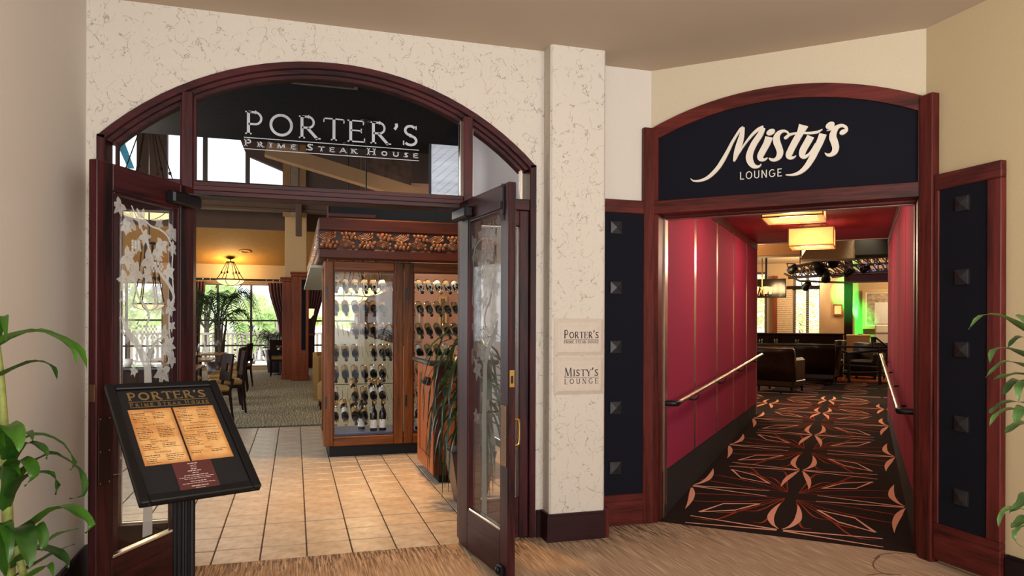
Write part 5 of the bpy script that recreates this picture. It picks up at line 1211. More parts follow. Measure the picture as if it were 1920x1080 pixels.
# ------------------------------------------------------------------ palms
def frond(t, base, az, L, rise, droop, m, nl=26, ll=.42, wl=.022):
    P = []; d = V((cos(az), sin(az), 0)); mb = MB()
    for i in range(9): s = i / 8; P.append(base + d * (L * (s * .95)) + UP * (rise * (s - .0) * (1.35 - s) - droop * s ** 3))
    mb.tube(P, [.014 * (1 - .75 * i / 8) for i in range(9)], 5); side = d.cross(UP); vs = []; fs = []
    for k in range(nl):
        s = .22 + .78 * k / (nl - 1); f_ = s * 8; i = min(7, int(f_)); p = P[i].lerp(P[i + 1], f_ - i); tg_ = (P[i + 1] - P[i]).normalized(); ln = ll * (sin(pi * (.18 + .78 * s)) ** .6)
        for sg in (-1, 1):
            a = (side * sg * .82 + tg_ * .55).normalized(); mid = p + a * ln * .55 + UP * .02; tip = p + a * ln - UP * ln * .38; nb = tg_ * wl * .5; o_ = len(vs)
            vs += [p - nb * .5, p + nb * .5, mid + nb, mid - nb, tip]; fs += [(o_, o_ + 1, o_ + 2, o_ + 3), (o_ + 3, o_ + 2, o_ + 4)]
    return obj('frond', mb.add(vs, fs), m, t)
q = pY(402, 690, 16.0)
pt = thing('kentia_palm', 'large dark kentia palm in front of the bright gridded window', 'palm', (q.x, 16.95, 0))
obj('pot', MB().lathe([(0, 0), (.2, 0), (.27, .5), (.24, .5), (.22, .45), (0, .45)], 20), M['potm'], pt)
for k, (dx, dy_) in enumerate(((0, 0), (.06, .03), (-.05, .04), (.03, -.05))):
    obj('stem', MB().tube([(dx, dy_, .42), (dx * 1.6, dy_ * 1.6, 1.0), (dx * 2.2 + .02, dy_ * 2, 1.45)], [.035, .028, .018], 8), M['bark'], pt)
rnd = random.Random(4)
for k in range(14):
    a = k * 2.4; frond(pt, V((.05 * cos(a), .05 * sin(a), rnd.uniform(1.30, 1.50))), a, rnd.uniform(.75, 1.0), rnd.uniform(1.2, 1.75) * (1 if k % 3 else .6), rnd.uniform(.55, 1.0), M['palm'], 24, .36, .021)
q = pY(522, 650, 19.6); pt = thing('small_palm', 'small bushy palm beside the swept curtain behind the armchair', 'palm', (q.x - .12, 20.75, 0))
obj('pot', MB().lathe([(0, 0), (.18, 0), (.24, .62), (.21, .62), (.2, .56), (0, .56)], 18), M['potm'], pt)
for k in range(14): a = k * 2.4; frond(pt, V((.03 * cos(a), .03 * sin(a), .58)), a, rnd.uniform(.4, .6), rnd.uniform(.9, 1.5), rnd.uniform(.35, .7), M['palm'], 16, .22, .02)

# ------------------------------------------------------------------ wine cabinet with canopy
CYF = 7.40; CX0, CX1 = .280, 1.872; CD = .62
cbn = thing('wine_cabinet', 'tall glazed cherry wine cabinet beneath the carved canopy', 'cabinet', (CX0, CYF, 0))
W_ = CX1 - CX0
obj('plinth', MB().cbox(.055, .05, .0, W_ - .05, CD - .04, .13), M['blackmatte'], cbn)
obj('bottom_board', MB().cbox(0, .0, .115, W_, CD, .20, .006), M['cab_h'], cbn); obj('shelf_edge', MB().cbox(.05, .05, .2005, W_ - .05, CD - .05, .235, .004), M['blue'], cbn)
obj('top_board', MB().cbox(0, 0, 1.93, W_, CD, 1.984, .006), M['cab_h'], cbn)
for x in (0, W_ - .05): 
    for y in (.02, CD - .05): obj('corner_post', MB().cbox(x, y, .20, x + .05, y + .05, 1.93, .004), M['cab_v'], cbn)
for x in (.02, W_ - .024): obj('side_glass', MB().box(x, .07, .20, x + .004, CD - .05, 1.93), M['glass'], cbn)
obj('back_glass', MB().box(.05, CD - .02, .20, W_ - .05, CD - .016, 1.93), M['glass'], cbn)
DW = W_ / 2
for k in range(2):
    x0 = k * DW + (.004 if k else 0); x1 = x0 + DW - .006; f0 = .092
    d = obj('door_stile', MB().cbox(x0, -.03, .118, x0 + f0, .012, 1.98, .008), M['cab_v'], cbn); obj('door_stile', MB().cbox(x1 - f0, -.03, .118, x1, .012, 1.98, .008), M['cab_v'], cbn)
    obj('door_rail', MB().cbox(x0 + f0, -.03, .118, x1 - f0, .012, .212, .008), M['cab_h'], cbn); obj('door_rail', MB().cbox(x0 + f0, -.03, 1.885, x1 - f0, .012, 1.98, .008), M['cab_h'], cbn)
    obj('door_glass', MB().box(x0 + f0, -.010, .212, x1 - f0, -.005, 1.885), M['glass'], cbn)
    for q_ in range(2): obj('door_hinge', MB().cbox(x0 + .01, -.034, .5 + q_ * 1.1, x0 + .03, -.03, .62 + q_ * 1.1, .001), M['black'], cbn)
    obj('bead', MB().strip([(x0 + f0, .212), (x1 - f0, .212), (x1 - f0, 1.885), (x0 + f0, 1.885)], [(x0 + f0 + .012, .224), (x1 - f0 - .012, .224), (x1 - f0 - .012, 1.873), (x0 + f0 + .012, 1.873)], XZ, -.022, -.012, True), M['crown'], cbn)
cv = thing('carved_canopy', 'mahogany canopy with a carved fruit frieze over the wine cabinet', 'canopy', (.215, 7.17, 0))
CWD = 1.80; CLN = 6.2
obj('upper_rail', MB().cbox(0, 0, 2.255, CWD, .14, 2.385, .012), M['crown'], cv); obj('lower_rail', MB().cbox(.0, .0, 1.985, CWD, .14, 2.085, .012), M['crown'], cv)
obj('frieze_back', MB().box(.0, .03, 2.08, CWD, .14, 2.26), M['carveback'], cv)
obj('side_rail', MB().cbox(0, .14, 2.255, .10, CLN, 2.385, .012), M['crown'], cv); obj('side_rail', MB().cbox(0, .14, 1.985, .10, CLN, 2.085, .012), M['crown'], cv); obj('side_back', MB().box(.03, .14, 2.08, .10, CLN, 2.26), M['carveback'], cv)
obj('soffit_board', MB().cbox(.10, .14, 1.992, CWD, .26, 2.004), M['soffit'], cv); obj('soffit_board', MB().cbox(-.06, .85, 1.955, .30, CLN, 1.985, .004), M['soffit'], cv); obj('top_deck', MB().box(.10, .14, 2.30, CWD, 1.0, 2.33).box(.10, 1.0, 2.30, .26, CLN, 2.33), M['carveback'], cv)
def carved(kind, seed):
    rnd = random.Random(seed); mb = MB(); h = .078; s = 1 if kind else -1
    for k in range(9):
        x = -h + .022 + (k % 4) * .038 + (.019 if k > 3 else 0) + rnd.uniform(-.005, .005); z = s * (.056 - .030 * (k // 4)) + rnd.uniform(-.004, .004); r = rnd.uniform(.017, .024)
        mb.ell((x, -.010, z), (r, .026, r * 1.3), 10, 6, Matrix.Rotation(rnd.uniform(-.9, .9), 3, 'Y'))
    for k in range(5):                                      # scrolling leaf of nested ribs
        r = .014 + .0155 * k; pts = [(-.020 + r * cos(a) * 1.2, -.006 - .012 * sin(pi * q_ / 9), -s * .074 + r * sin(a) * .95 * s) for q_, a in enumerate([radians(-8 + 18 * q_) for q_ in range(10)])]
        mb.tube(pts, [.003 + .0055 * sin(pi * (q_ + .5) / 10) for q_ in range(10)], 6)
    for k in range(2): mb.ell((.058, -.008, -s * (.030 + .034 * k)), (.016, .022, .020), 9, 6)
    return mb.mesh('carved_tile', M['carve'])
CT = [carved(0, 1), carved(1, 2), carved(0, 3), carved(1, 4)]
for k in range(10): obj('carved_tile', CT[k % 4], None, cv, (.10 + k * .178, .022, 2.170))
for k in range(33): o = obj('carved_tile', CT[(k + 1) % 4], None, cv, (.022, .24 + k * .18, 2.170)); o.rotation_euler = (0, 0, -pi / 2)
bx2 = thing('speaker_box', 'black box standing on top of the carved canopy', 'box', (pY(617, 390, 8.0).x, 8.0, 2.334)); obj('box_body', MB().cbox(0, 0, 0, 1.45, .5, .42, .01), M['blackmatte'], bx2); obj('box_trim', MB().cbox(-.01, -.01, .18, .5, .0, .22, .003).cbox(-.02, -.004, 0, 0, .02, .42, .003), M['maroon'], bx2)
# bottles: neck towards the viewer, tipped down, resting on steel pegs
def bottle(label, loc, foil, lab, up=False):
    t = thing('wine_bottle', label, 'wine bottle', loc, 0, 'wine bottles in the cabinet')
    prof = [(0, 0), (.034, 0), (.037, .006), (.037, .185), (.032, .205), (.016, .235), (.0145, .30), (.0165, .302), (.0165, .312), (0, .312)]
    obj('bottle_glass', MB().lathe(prof, 14), M['bottle'], t)
    obj('label', MB().lathe([(.0373, .03), (.0378, .032), (.0378, .115), (.0373, .117)], 14), M[lab], t); obj('foil_capsule', MB().lathe([(.0150, .25), (.0155, .252), (.0155, .30), (.0172, .302), (.0172, .3135), (0, .3135)], 12), M[foil], t); return t
BP = bottle('dark wine bottle upright and farther left at the cabinet bottom behind the left door', (CX0 + .60, CYF + .12, .235), 'foil_dark', 'lab_white', True)
def dupb(loc, rx, label, foil, lab, rz=0):
    o = dup(BP, loc, rz, label); o.rotation_euler = (rx, 0, rz)
    for c in o.children: pass
    return o
BT = bottle('x', (0, 0, 0), 'foil_dark', 'lab_tan')
protos = {'d': BT}
BR = bottle('x', (0, 0, 0), 'foil_red', 'lab_tan'); BW = bottle('x', (0, 0, 0), 'foil_gold', 'lab_white'); protos.update(r=BR, w=BW)
used = set()
rowname = ['top', 'second', 'third', 'fourth', 'fifth', 'sixth', 'lowest']
PEG = MB().tube([(-.028, 0, -.036), (-.028, .30, -.036)], .005, 5).tube([(.028, 0, -.036), (.028, .30, -.036)], .005, 5)
tilt_b = radians(90 + 24)
def shelf(z, xs, row, side, code, dz=0, back=False):
    for i, x in enumerate(xs):
        k = code[i % len(code)]; pr = protos[k]
        lb = f'dark wine bottle {ORD[i]} from left on {rowname[row]} peg row behind {side} door' + (' at back' if back else '')
        loc = (x, CYF + (.36 if not back else .55), z + .045 + (.02 if back else 0))
        if k not in used: used.add(k); o = pr; o.location = loc; o['label'] = lb
        else: o = dup(pr, loc, 0, lb)
        o.rotation_euler = (tilt_b, 0, 0)
L_ = [.403, .504, .605, .703, .795, .888]; Lx = lambda ids: [L_[i] * 1.0 if i < 6 else .955 for i in ids]
shelf(1.754, Lx([0, 1, 2, 3, 4, 5]), 0, 'left', 'rrdddw'); shelf(1.524, Lx([0, 1, 2, 3, 4, 5]), 1, 'left', 'ddwddd'); shelf(1.289, Lx([2, 3, 4, 5, 6]), 2, 'left', 'dddd')
shelf(1.06, Lx([0, 1, 2, 4, 5, 6]), 3, 'left', 'ddd'); shelf(.841, Lx([0, 1, 2, 3, 4, 5]), 4, 'left', 'ddddw'); shelf(.612, Lx([0, 2, 3, 4, 5]), 5, 'left', 'wddw'); shelf(.404, Lx([0, 1, 2, 3]), 6, 'left', 'wwdd')
shelf(.66, Lx([2, 4, 5]), 5, 'left', 'd', 0, True); shelf(.45, Lx([1, 2, 3]), 6, 'left', 'd', 0, True)
R_ = [1.19, 1.285, 1.385, 1.485, 1.585, 1.68]
for r, (z, ids, cd) in enumerate(((1.762, range(6), 'wddwd'), (1.524, range(6), 'rrdddr'), (1.289, range(6), 'ddd'), (1.06, range(5), 'dwd'), (.841, range(5), 'ddd'), (.612, range(3), 'wd'))): shelf(z, [R_[i] for i in ids], r, 'right', cd)
for i, (x, y) in enumerate(((.79, .16), (.885, .17))): dup(BP, (CX0 + x - .28, CYF + y, .235), 0, ['upright dark wine bottle with white label, second from right behind the left cabinet door', 'upright dark wine bottle with white label, rightmost behind the left cabinet door'][i])
BP.location = (CX0 + .40, CYF + .30, .235)
for i, x in enumerate((1.175, 1.262)): dup(BP, (x, CYF + .16, .235), 0, ['upright wine bottle standing leftmost at the bottom behind the right cabinet door', 'upright wine bottle standing next to the leftmost behind the right cabinet door'][i])
pg = MB()
for z in (1.754, 1.524, 1.289, 1.06, .841, .612, .404):
    for x in L_ + [.955] + R_[:6]:
        for s_ in (-.024, .024): pg.tube([(x + s_ - CX0, .10, z - .06), (x + s_ - CX0, .40, z + .06)], .0035, 5)
obj('bottle_pegs', pg, M['pegs'], cbn)['kind'] = 'stuff'
for x in (.11, .30, .50, .69, .90, 1.09, 1.29, 1.48): obj('peg_bar', MB().cbox(x - .004, .405, .235, x + .004, .413, 1.93, .001), M['glass'], cbn)
# behind the cabinet: stucco half wall, framed mirrors
struct('wall_nook', MB().box(pY(676, 600, 13.2).x, 13.2, 0, pY(770, 600, 13.2).x, 13.3, 4.4), plain('dark_stone', rgb(70, 50, 38), .9, 0, .5, 9), 'dark stone pier seen through the upper left cabinet door', 'wall')
q0, q1 = pY(612, 620, 9.6), pY(752, 650, 9.6)
struct('wall_half', MB().prism([(.50, .55), (1.5, .55), (1.5, 1.02), (1.15, 1.12), (.8, 1.22), (.50, 1.30)], XZ, 9.6, 9.8).box(.50, 9.6, 0, 1.5, 9.8, .56), M['stucco'], 'beige stucco half wall seen through the left cabinet door', 'wall')
for k, (x0, y0, x1, y1) in enumerate(((822, 556, 838, 626), (779, 566, 790, 640))):
    a_, b_ = pY(x0, y0, 13.38), pY(x1, y1, 13.38); t = thing('wall_mirror', ['narrow framed mirror on the dusky wall behind the right cabinet door', 'slim pale framed mirror left of the other on the dusky wall'][k], 'mirror', ((a_.x + b_.x) / 2, 13.38, b_.z)); w2, h2 = (b_.x - a_.x) / 2, a_.z - b_.z
    obj('mirror_glass', MB().box(-w2 + .03, -.01, .03, w2 - .03, 0, h2 - .03), M['mirror'], t); obj('frame', MB().strip([(-w2, 0), (w2, 0), (w2, h2), (-w2, h2)], [(-w2 + .04, .04), (w2 - .04, .04), (w2 - .04, h2 - .04), (-w2 + .04, h2 - .04)], XZ, -.03, .01, True), M['frame_gold'] if k == 0 else M['steel'], t)
# ------------------------------------------------------------------ host stand, planter
hs = thing('host_stand', 'cherry wood host stand with black counter behind the right door leaf', 'host stand', (1.125, 5.95, 0)); hw, hd = .50, .78
obj('plinth', MB().cbox(.05, .05, 0, hw - .05, hd - .05, .08), M['darkwood'], hs); obj('body', MB().cbox(0, 0, .075, hw, hd, 1.0, .006), M['host'], hs)
for a_ in ((-.012, .0, .075, 0, .09, 1.0), (-.012, hd - .09, .075, 0, hd, 1.0), (-.012, .09, .075, 0, hd - .09, .20), (-.012, .09, .90, 0, hd - .09, 1.0)): obj('side_frame', MB().cbox(*a_, .003), M['host'], hs)
for a_ in ((0, -.012, .075, .07, 0, 1.0), (hw - .07, -.012, .075, hw, 0, 1.0), (.07, -.012, .075, hw - .07, 0, .18), (.07, -.012, .90, hw - .07, 0, 1.0)): obj('front_frame', MB().cbox(*a_, .003), M['crown'], hs)
obj('counter_top', MB().cbox(-.06, -.06, 1.0, hw + .05, hd + .05, 1.045, .012), M['countertop'], hs)
lt = thing('desk_phone', 'small dark handset box on the left side of the host stand', 'telephone', (1.108, 6.15, .82)); obj('box_body', MB().cbox(-.03, -.06, 0, .005, .06, .07, .006), M['black'], lt); obj('handset', MB().tube([(-.045, -.07, .03), (-.045, .07, .03)], .014, 8), M['black'], lt)
px_, py_ = 1.275, 5.30
pn = thing('square_planter', 'tapered dark square planter with drooping strap leaves by the right door leaf', 'plant', (px_, py_, 0)); a_, b_ = .17, .10
mb = MB(); vs = [(sx * k, sy * k, z) for k, z in ((b_, 0), (a_, .40), (a_ - .02, .40), (a_ - .03, .34)) for sx, sy in ((-1, -1), (1, -1), (1, 1), (-1, 1))]
mb.add(vs, [(3, 2, 1, 0), (12, 13, 14, 15)] + [(r * 4 + k, r * 4 + (k + 1) % 4, r * 4 + 4 + (k + 1) % 4, r * 4 + 4 + k) for r in range(3) for k in range(4)]); obj('pot', mb, M['potm'], pn)
sm_ = MB(); rnd = random.Random(8)
for k in range(34): sm_.ell((rnd.uniform(-.12, .12), rnd.uniform(-.12, .12), .35), (.026, .02, .016), 6, 4, Matrix.Rotation(rnd.uniform(0, 3), 3, 'Z'))
o = obj('pebbles', sm_, M['soil'], pn); o['kind'] = 'stuff'
obj('cane', MB().tube([(0, 0, .33), (.01, 0, .8), (0, .01, 1.22)], [.022, .019, .014], 8), M['bark'], pn); obj('cane', MB().tube([(.05, .03, .33), (.06, .03, .6), (.07, .02, .86)], [.018, .016, .012], 8), M['bark'], pn)
for k in range(96):
    a = k * 2.4; top = 1.22 if k < 60 else .86; z = top - .011 * (k % 60); L = rnd.uniform(.30, .44); d = V((cos(a), sin(a), 0)); b0 = V((0 if k < 60 else .07, 0, z)); f_ = rnd.uniform(.35, 1)
    blade([b0, b0 + d * L * .35 + UP * .14 * f_, b0 + d * L * .68 + UP * (.06 * f_ - .02), b0 + d * L * .86 - UP * .16, b0 + d * L * .9 - UP * rnd.uniform(.3, .48)], .036, M['darkleaf'], pn, fold=.3, n=8)
for sx, sy in ((.95, 5.3), (1.0, 6.7)): light('entry_downlight', 'SPOT', (sx, sy, 4.3), 460, (1, .52, .17), .08, target=(sx, sy - .1, 0), spot=58, blend=.8)
light('cabinet_light', 'AREA', (CX0 + .8, CYF + .3, 1.92), 2.5, (1, .82, .58), 1.2, .2, target=(CX0 + .8, CYF + .28, 0))
light('bar_lamp', 'POINT', (1.9, 11.8, 2.6), 38, (1, .84, .68), .2)
light('panel_fill', 'SPOT', (1.2, 7.4, 3.6), 260, (.96, .98, 1), .1, target=(2.0, 10, 3.1), spot=50, blend=.9)  # added spot to brighten the white planks; no lamp there
light('side_wall_fill', 'SPOT', (.6, 6.2, 4.2), 160, (1, .92, .84), .15, target=(2.3, 7.2, 2.2), spot=95, blend=.9)  # added spot to brighten the stucco side wall; no lamp there
light('dining_lamp', 'POINT', (-2.5, 13.0, 4.0), 120, (1, .80, .56), .3)

# ================================================================== lounge beyond the corridor (local axes: along, into, up)
def lw(a, d, z=0.): x, y = mp(a, d); return (x, y, z)
LZ = RZ
def lthing(name, label, cat, a, d, z=0., rz=0, group=None, kind=None): return thing(name, label, cat, lw(a, d, z), MROT + rz, group, kind)
YB = 19.8
struct('floor', MB().box(-5.5, MF, -.3, 3.2, YB, LZ - .0005), M['carpet3'], 'dark patterned carpet of the lounge beyond the corridor', 'floor', MROT)
struct('wall_lounge_far', MB().box(-5.5, YB, 2.75, 3.2, YB + .12, 4.5).box(-5.5, YB, 0, 3.2, YB + .12, 1.0), M['tanwall'], 'tan far wall of the lounge around the blind covered windows', 'wall', MROT)
fx = lambda x, d=YB, y=600: pM(x, y, d).x
fz = lambda y, d=YB, x=1540: pM(x, y, d).z
wins = [(fx(1395), fx(1438)), (fx(1487), fx(1541))]
ps = MB(); xs = [-5.5, wins[0][0], wins[0][1], wins[1][0], wins[1][1], 3.2]
for k in (0, 2, 4): ps.box(xs[k], YB, 1.0, xs[k + 1], YB + .12, 2.75)
struct('wall_lounge_piers', ps, M['tanwall'], 'tan piers between the lounge windows', 'wall', MROT)
struct('wall_lounge_side', MB().box(3.2, MF, 0, 3.3, YB + .1, 4.5).box(.40, MF, 2.7, 3.3, MF + .1, 4.5).box(.40, MF, 0, 3.3, MF + .1, 2.7), M['tanwall'], 'tan side wall of the lounge hidden right of the corridor', 'wall', MROT)
struct('wall_lounge_near', MB().box(-5.5, MF, 0, -1.36, MF + .1, 4.5).box(-1.36, MF, 2.60, .40, MF + .1, 4.5), M['tanwall'], 'tan near wall of the lounge around the corridor end', 'wall', MROT)
struct('ceiling', MB().add([(-5.5, MF, 3.6), (3.2, MF, 3.6), (3.2, YB + .1, 2.95), (-5.5, YB + .1, 2.95), (-5.5, MF, 3.7), (3.2, MF, 3.7), (3.2, YB + .1, 3.05), (-5.5, YB + .1, 3.05)], [(0, 1, 2, 3), (7, 6, 5, 4), (0, 4, 5, 1), (1, 5, 6, 2), (2, 6, 7, 3), (3, 7, 4, 0)]), M['tanwall'], 'tan sloping ceiling of the lounge', 'ceiling', MROT)
for wi, (xa, xb) in enumerate(wins):
    t = lthing(f'window_{6 + wi}', ['lounge window at the far left behind the chandelier', 'lounge window with wooden blinds left of the green lit column'][wi], 'window', 0, YB, 0, kind='structure')
    xm = (xa + xb) / 2
    for x in (xa + .03, xm, xb - .03): obj('mullion', MB().cbox(x - .035, .02, 1.0, x + .035, .09, 2.75), M['winframe'], t)
    for z in (1.03, 2.30, 2.72): obj('transom_bar', MB().cbox(xa, .03, z - .03, xb, .08, z + .03), M['winframe'], t)
    obj('glass_pane', MB().box(xa, .05, 1.0, xm, .056, 2.75), M['glass'], t); obj('glass_pane', MB().box(xm, .05, 1.0, xb, .056, 2.75), M['glass'], t)
    sl = MB().add([(xa + .04, -.02, -.006), (xb - .04, -.02, -.006), (xb - .04, .02, .006), (xa + .04, .02, .006)], [(0, 1, 2, 3)]).mesh('blind_slat', M['blind'])
    for k in range(26): obj('blind_slat', sl, None, t, (0, -.02, 1.06 + k * .047))
struct('trim_7', MB().cbox(-4.0, YB - .14, 2.28, fx(1541), YB, 2.36), M['darkwood'], 'dark picture rail above the lounge windows', 'trim', MROT)
cx0, cx1 = fx(1458), fx(1486)
t = lthing('closed_blind', 'closed wooden blind panel left of the lounge window', 'blind', 0, YB - .10)
for k in range(24): obj('blind_slat', MB().cbox(cx0, -.01, 1.02 + k * .055, cx1, .01, 1.068 + k * .055, .003), M['blind'], t)
t = lthing('wooden_pier', 'dark red wooden pier left of the closed blind in the lounge', 'column', 0, YB - .25)
obj('pier_body', MB().cbox(fx(1449, YB - .25), 0, LZ, fx(1456, YB - .25), .2, 2.6, .01), M['post'], t); obj('pier_cap', MB().cbox(fx(1447, YB - .25), -.02, 2.55, fx(1457, YB - .25), .2, 2.62, .01), M['post'], t)
# square column with sconce and green stage light
c0, c1, c2, c3 = (fx(v, 18.4) for v in (1537, 1557, 1582, 1598))
struct('wall_column', MB().box(c0, 18.4, LZ, c2, 19.2, 3.4), M['tanwall'], 'tan square column washed by green stage light', 'column', MROT)
struct('wall_column_recess', MB().box(c2, 18.7, LZ, c3, 19.2, 3.4), M['darkwood'], 'dark recess beside the green lit column', 'column', MROT)
q = pM(1571, 581, 18.36); t = lthing('wall_sconce', 'small square amber sconce on the green lit lounge column', 'lamp', q.x, 18.4, q.z)
obj('shade', MB().cbox(-.075, -.07, -.10, .075, -.01, .10, .01), M['candle'], t); obj('sconce_frame', MB().strip([(-.10, -.13), (.10, -.13), (.10, .13), (-.10, .13)], [(-.07, -.095), (.07, -.095), (.07, .095), (-.07, .095)], XZ, -.075, 0, True), M['copperframe'], t)
light('sconce_glow', 'POINT', lw(q.x, 18.2, q.z), 3, (1, .6, .3), .05)
g0 = pM(1613, 626, 19.7); t = lthing('stage_light', 'small green floor stage light at the foot of the far wall by the framed picture', 'lamp', g0.x, 19.7, g0.z - .07)
obj('lamp_can', MB().lathe([(0, 0), (.05, 0), (.05, .07), (.04, .07), (.04, .06), (0, .06)], 12), M['black'], t); obj('lens', MB().lathe([(0, .055), (.038, .055), (.038, .066), (0, .066)], 12), M['greenglow'], t); obj('floor_stand', MB().tube([(0, 0, LZ - g0.z + .07), (0, 0, 0)], .02, 8), M['black'], t)
gt = pM(1588, 515, 19.75); light('green_stage_beam', 'SPOT', lw(g0.x, 19.7, g0.z + .03), 900, (.04, 1, .16), .02, target=lw(gt.x, 19.80, gt.z), spot=22, blend=.5)
gt = pM(1589, 545, 18.4); gs = pM(1592, 520, 17.3); light('green_column_wash', 'SPOT', lw(gs.x, 17.3, 2.85), 1300, (.03, 1, .12), .04, target=lw(gt.x, 18.4, gt.z), spot=32, blend=1.0)
# framed weathered artwork with a white patch painted for a bright reflection
a0, a1 = pM(1617, 543, 19.6), pM(1690, 617, 19.6); t = lthing('picture_frame', 'large gilt framed weathered artwork with painted reflection patch at the right of the lounge', 'picture', 0, 19.65)
obj('frame', MB().strip([(a0.x, a1.z), (a1.x, a1.z), (a1.x, a0.z), (a0.x, a0.z)], [(a0.x + .07, a1.z + .07), (a1.x - .07, a1.z + .07), (a1.x - .07, a0.z - .07), (a0.x + .07, a0.z - .07)], XZ, -.05, .02, True), M['frame_gold'], t)
obj('inner_frame', MB().strip([(a0.x + .07, a1.z + .07), (a1.x - .07, a1.z + .07), (a1.x - .07, a0.z - .07), (a0.x + .07, a0.z - .07)], [(a0.x + .10, a1.z + .10), (a1.x - .10, a1.z + .10), (a1.x - .10, a0.z - .10), (a0.x + .10, a0.z - .10)], XZ, -.03, .02, True), M['cream'], t)
obj('artwork', MB().box(a0.x + .10, -.01, a1.z + .10, a1.x - .10, .0, a0.z - .10), M['artwork'], t)
m0, m1 = pM(1640, 567, 19.6), pM(1672, 607, 19.6); obj('reflection_patch', MB().box(m0.x, -.014, m1.z, m1.x, -.009, m0.z), M['white'], t)  # plain white patch painted in place of a reflection
# low walls and banquette back
b0_, b1_ = pM(1380, 627, 17.6), pM(1581, 656, 17.6)
t = lthing('banquette', 'long dark high backed banquette across the lounge below the windows', 'banquette', 0, 17.72)
obj('back', MB().cbox(b0_.x - 1, 0, LZ, b1_.x, .14, b0_.z, .02), M['darkwood'], t); obj('seat', MB().cbox(b0_.x - 1, -.5, .40, b1_.x, 0, .62, .04), M['leather'], t); obj('seat_base', MB().cbox(b0_.x - 1, -.46, LZ, b1_.x, 0, .40), M['blackmatte'], t); obj('back_cap', MB().cbox(b0_.x - 1, -.03, b0_.z, b1_.x + .02, .17, b0_.z + .04, .01), M['darkwood'], t)
b2_ = pM(1631, 628, 17.9)
struct('wall_low', MB().box(b1_.x + .06, 17.87, LZ, b2_.x, 18.3, b2_.z - .04).cbox(b1_.x + .05, 17.865, b2_.z - .04, b2_.x + .02, 18.32, b2_.z, .01), M['tanwall'], 'low tan capped wall right of the dark banquette', 'wall', MROT)
q = pM(1641, 609, 18.8); struct('wall_low_far', MB().box(q.x, 18.8, LZ, 1.6, 19.1, q.z - .2).cbox(q.x, 18.78, q.z - .2, 1.6, 19.12, q.z, .02), M['cream'], 'pale low partition below the framed artwork', 'wall', MROT)
q = pM(1632, 634, 18.4); t = lthing('dark_cabinet', 'slim dark cabinet end between low wall and pale partition', 'cabinet', q.x + .06, 18.4, LZ); obj('cabinet_body', MB().cbox(-.05, 0, 0, .06, .3, q.z - LZ, .01), M['darkwood'], t); obj('cabinet_top', MB().cbox(-.06, -.01, q.z - LZ, .07, .31, q.z - LZ + .03, .006), M['black'], t)
# stage floor
struct('floor', MB().cbox(b1_.x - .1, 16.15, LZ, 3.1, 17.75, LZ + .045, .01), M['stagefl'], 'polished reddish wooden dance floor behind the black railing', 'floor', MROT)
# railing
P1, P2 = pMZ(1592, 719, LZ), pMZ(1650, 724, LZ)
t = lthing('stage_railing', 'black metal railing with upright posts in front of the dance floor', 'railing', 0, 0, 0); RD = 15.95
def rl(x, y): q = pM(x, y, RD); return (q.x, RD, q.z)
for a_, b_ in ((1592, 664), (1650, 650)): p = rl(a_, b_); obj('post', MB().tube([(p[0], RD, LZ), p], .030, 10), M['black'], t)
obj('top_rail', MB().tube([rl(1578, 658), rl(1592, 663), rl(1650, 656), rl(1690, 655)], .024, 10), M['black'], t)
obj('rail', MB().tube([rl(1560, 650), rl(1650, 651), rl(1700, 650)], .022, 10), M['black'], t); obj('rail', MB().tube([rl(1576, 684), rl(1690, 692)], .016, 8), M['black'], t); obj('rail', MB().tube([rl(1576, 699), rl(1690, 698)], .016, 8), M['black'], t)
obj('sloped_rail', MB().tube([rl(1634, 634), rl(1642, 633), rl(1667, 652), rl(1700, 676)], .018, 8), M['black'], t); obj('sloped_rail', MB().tube([rl(1636, 634), rl(1636, 652)], .018, 8), M['black'], t)
# club chairs around a gaming table
def club_chair(label, a, d, rz, h=.80):
    t = lthing('club_chair', label, 'chair', a, d, LZ, rz, 'oxblood leather club chairs'); w_ = .34
    obj('seat', MB().cbox(-w_ + .06, -.28, .20, w_ - .06, .34, .44, .04), M['leather'], t); obj('seat_base', MB().cbox(-w_, -.30, .10, w_, .34, .22, .02), M['leather'], t)
    vs = []; fs = []
    for zz, wk, yy in ((.20, 1.0, -.30), (.45, 1.04, -.33), (.68, 1.06, -.38), (h - .03, 1.05, -.42), (h, .98, -.42)):
        vs += [(-w_ * wk, yy, zz), (w_ * wk, yy, zz), (w_ * wk, yy + .13, zz), (-w_ * wk, yy + .13, zz)]
    fs = [(0, 1, 2, 3), (16, 17, 18, 19)] + [(r * 4 + k, r * 4 + (k + 1) % 4, r * 4 + 4 + (k + 1) % 4, r * 4 + 4 + k) for r in range(4) for k in range(4)]
    obj('backrest', MB().add(vs, fs, True), M['leather'], t)
    for s in (-1, 1): obj('armrest', MB().cbox(min(s * w_, s * (w_ - .10)), -.30, .20, max(s * w_, s * (w_ - .10)), .32, .60, .04), M['leather'], t)
    for sx in (-1, 1):
        for sy in (-.24, .28): obj('leg', MB().tube([(sx * (w_ - .05), sy, 0), (sx * (w_ - .06), sy, .11)], [.016, .026], 6), M['darkwood'], t)
    obj('back_piping', MB().tube([(-w_ * 1.05, -.425, h - .015), (w_ * 1.05, -.425, h - .015)], .010, 6), M['leather'], t)
    return t
q = pMZ(1458, 737, LZ); club_chair('nearest dark leather club chair, left, its back to the corridor', q.x, q.y + .38, radians(-14), .78)
q = pMZ(1531, 721, LZ); club_chair('dark leather club chair at centre right with its back to the corridor', q.x - .02, q.y + .28, 0, .80)
club_chair('dark leather club chair seen from its side by the black railing', -.76, 16.45, radians(84), .86)
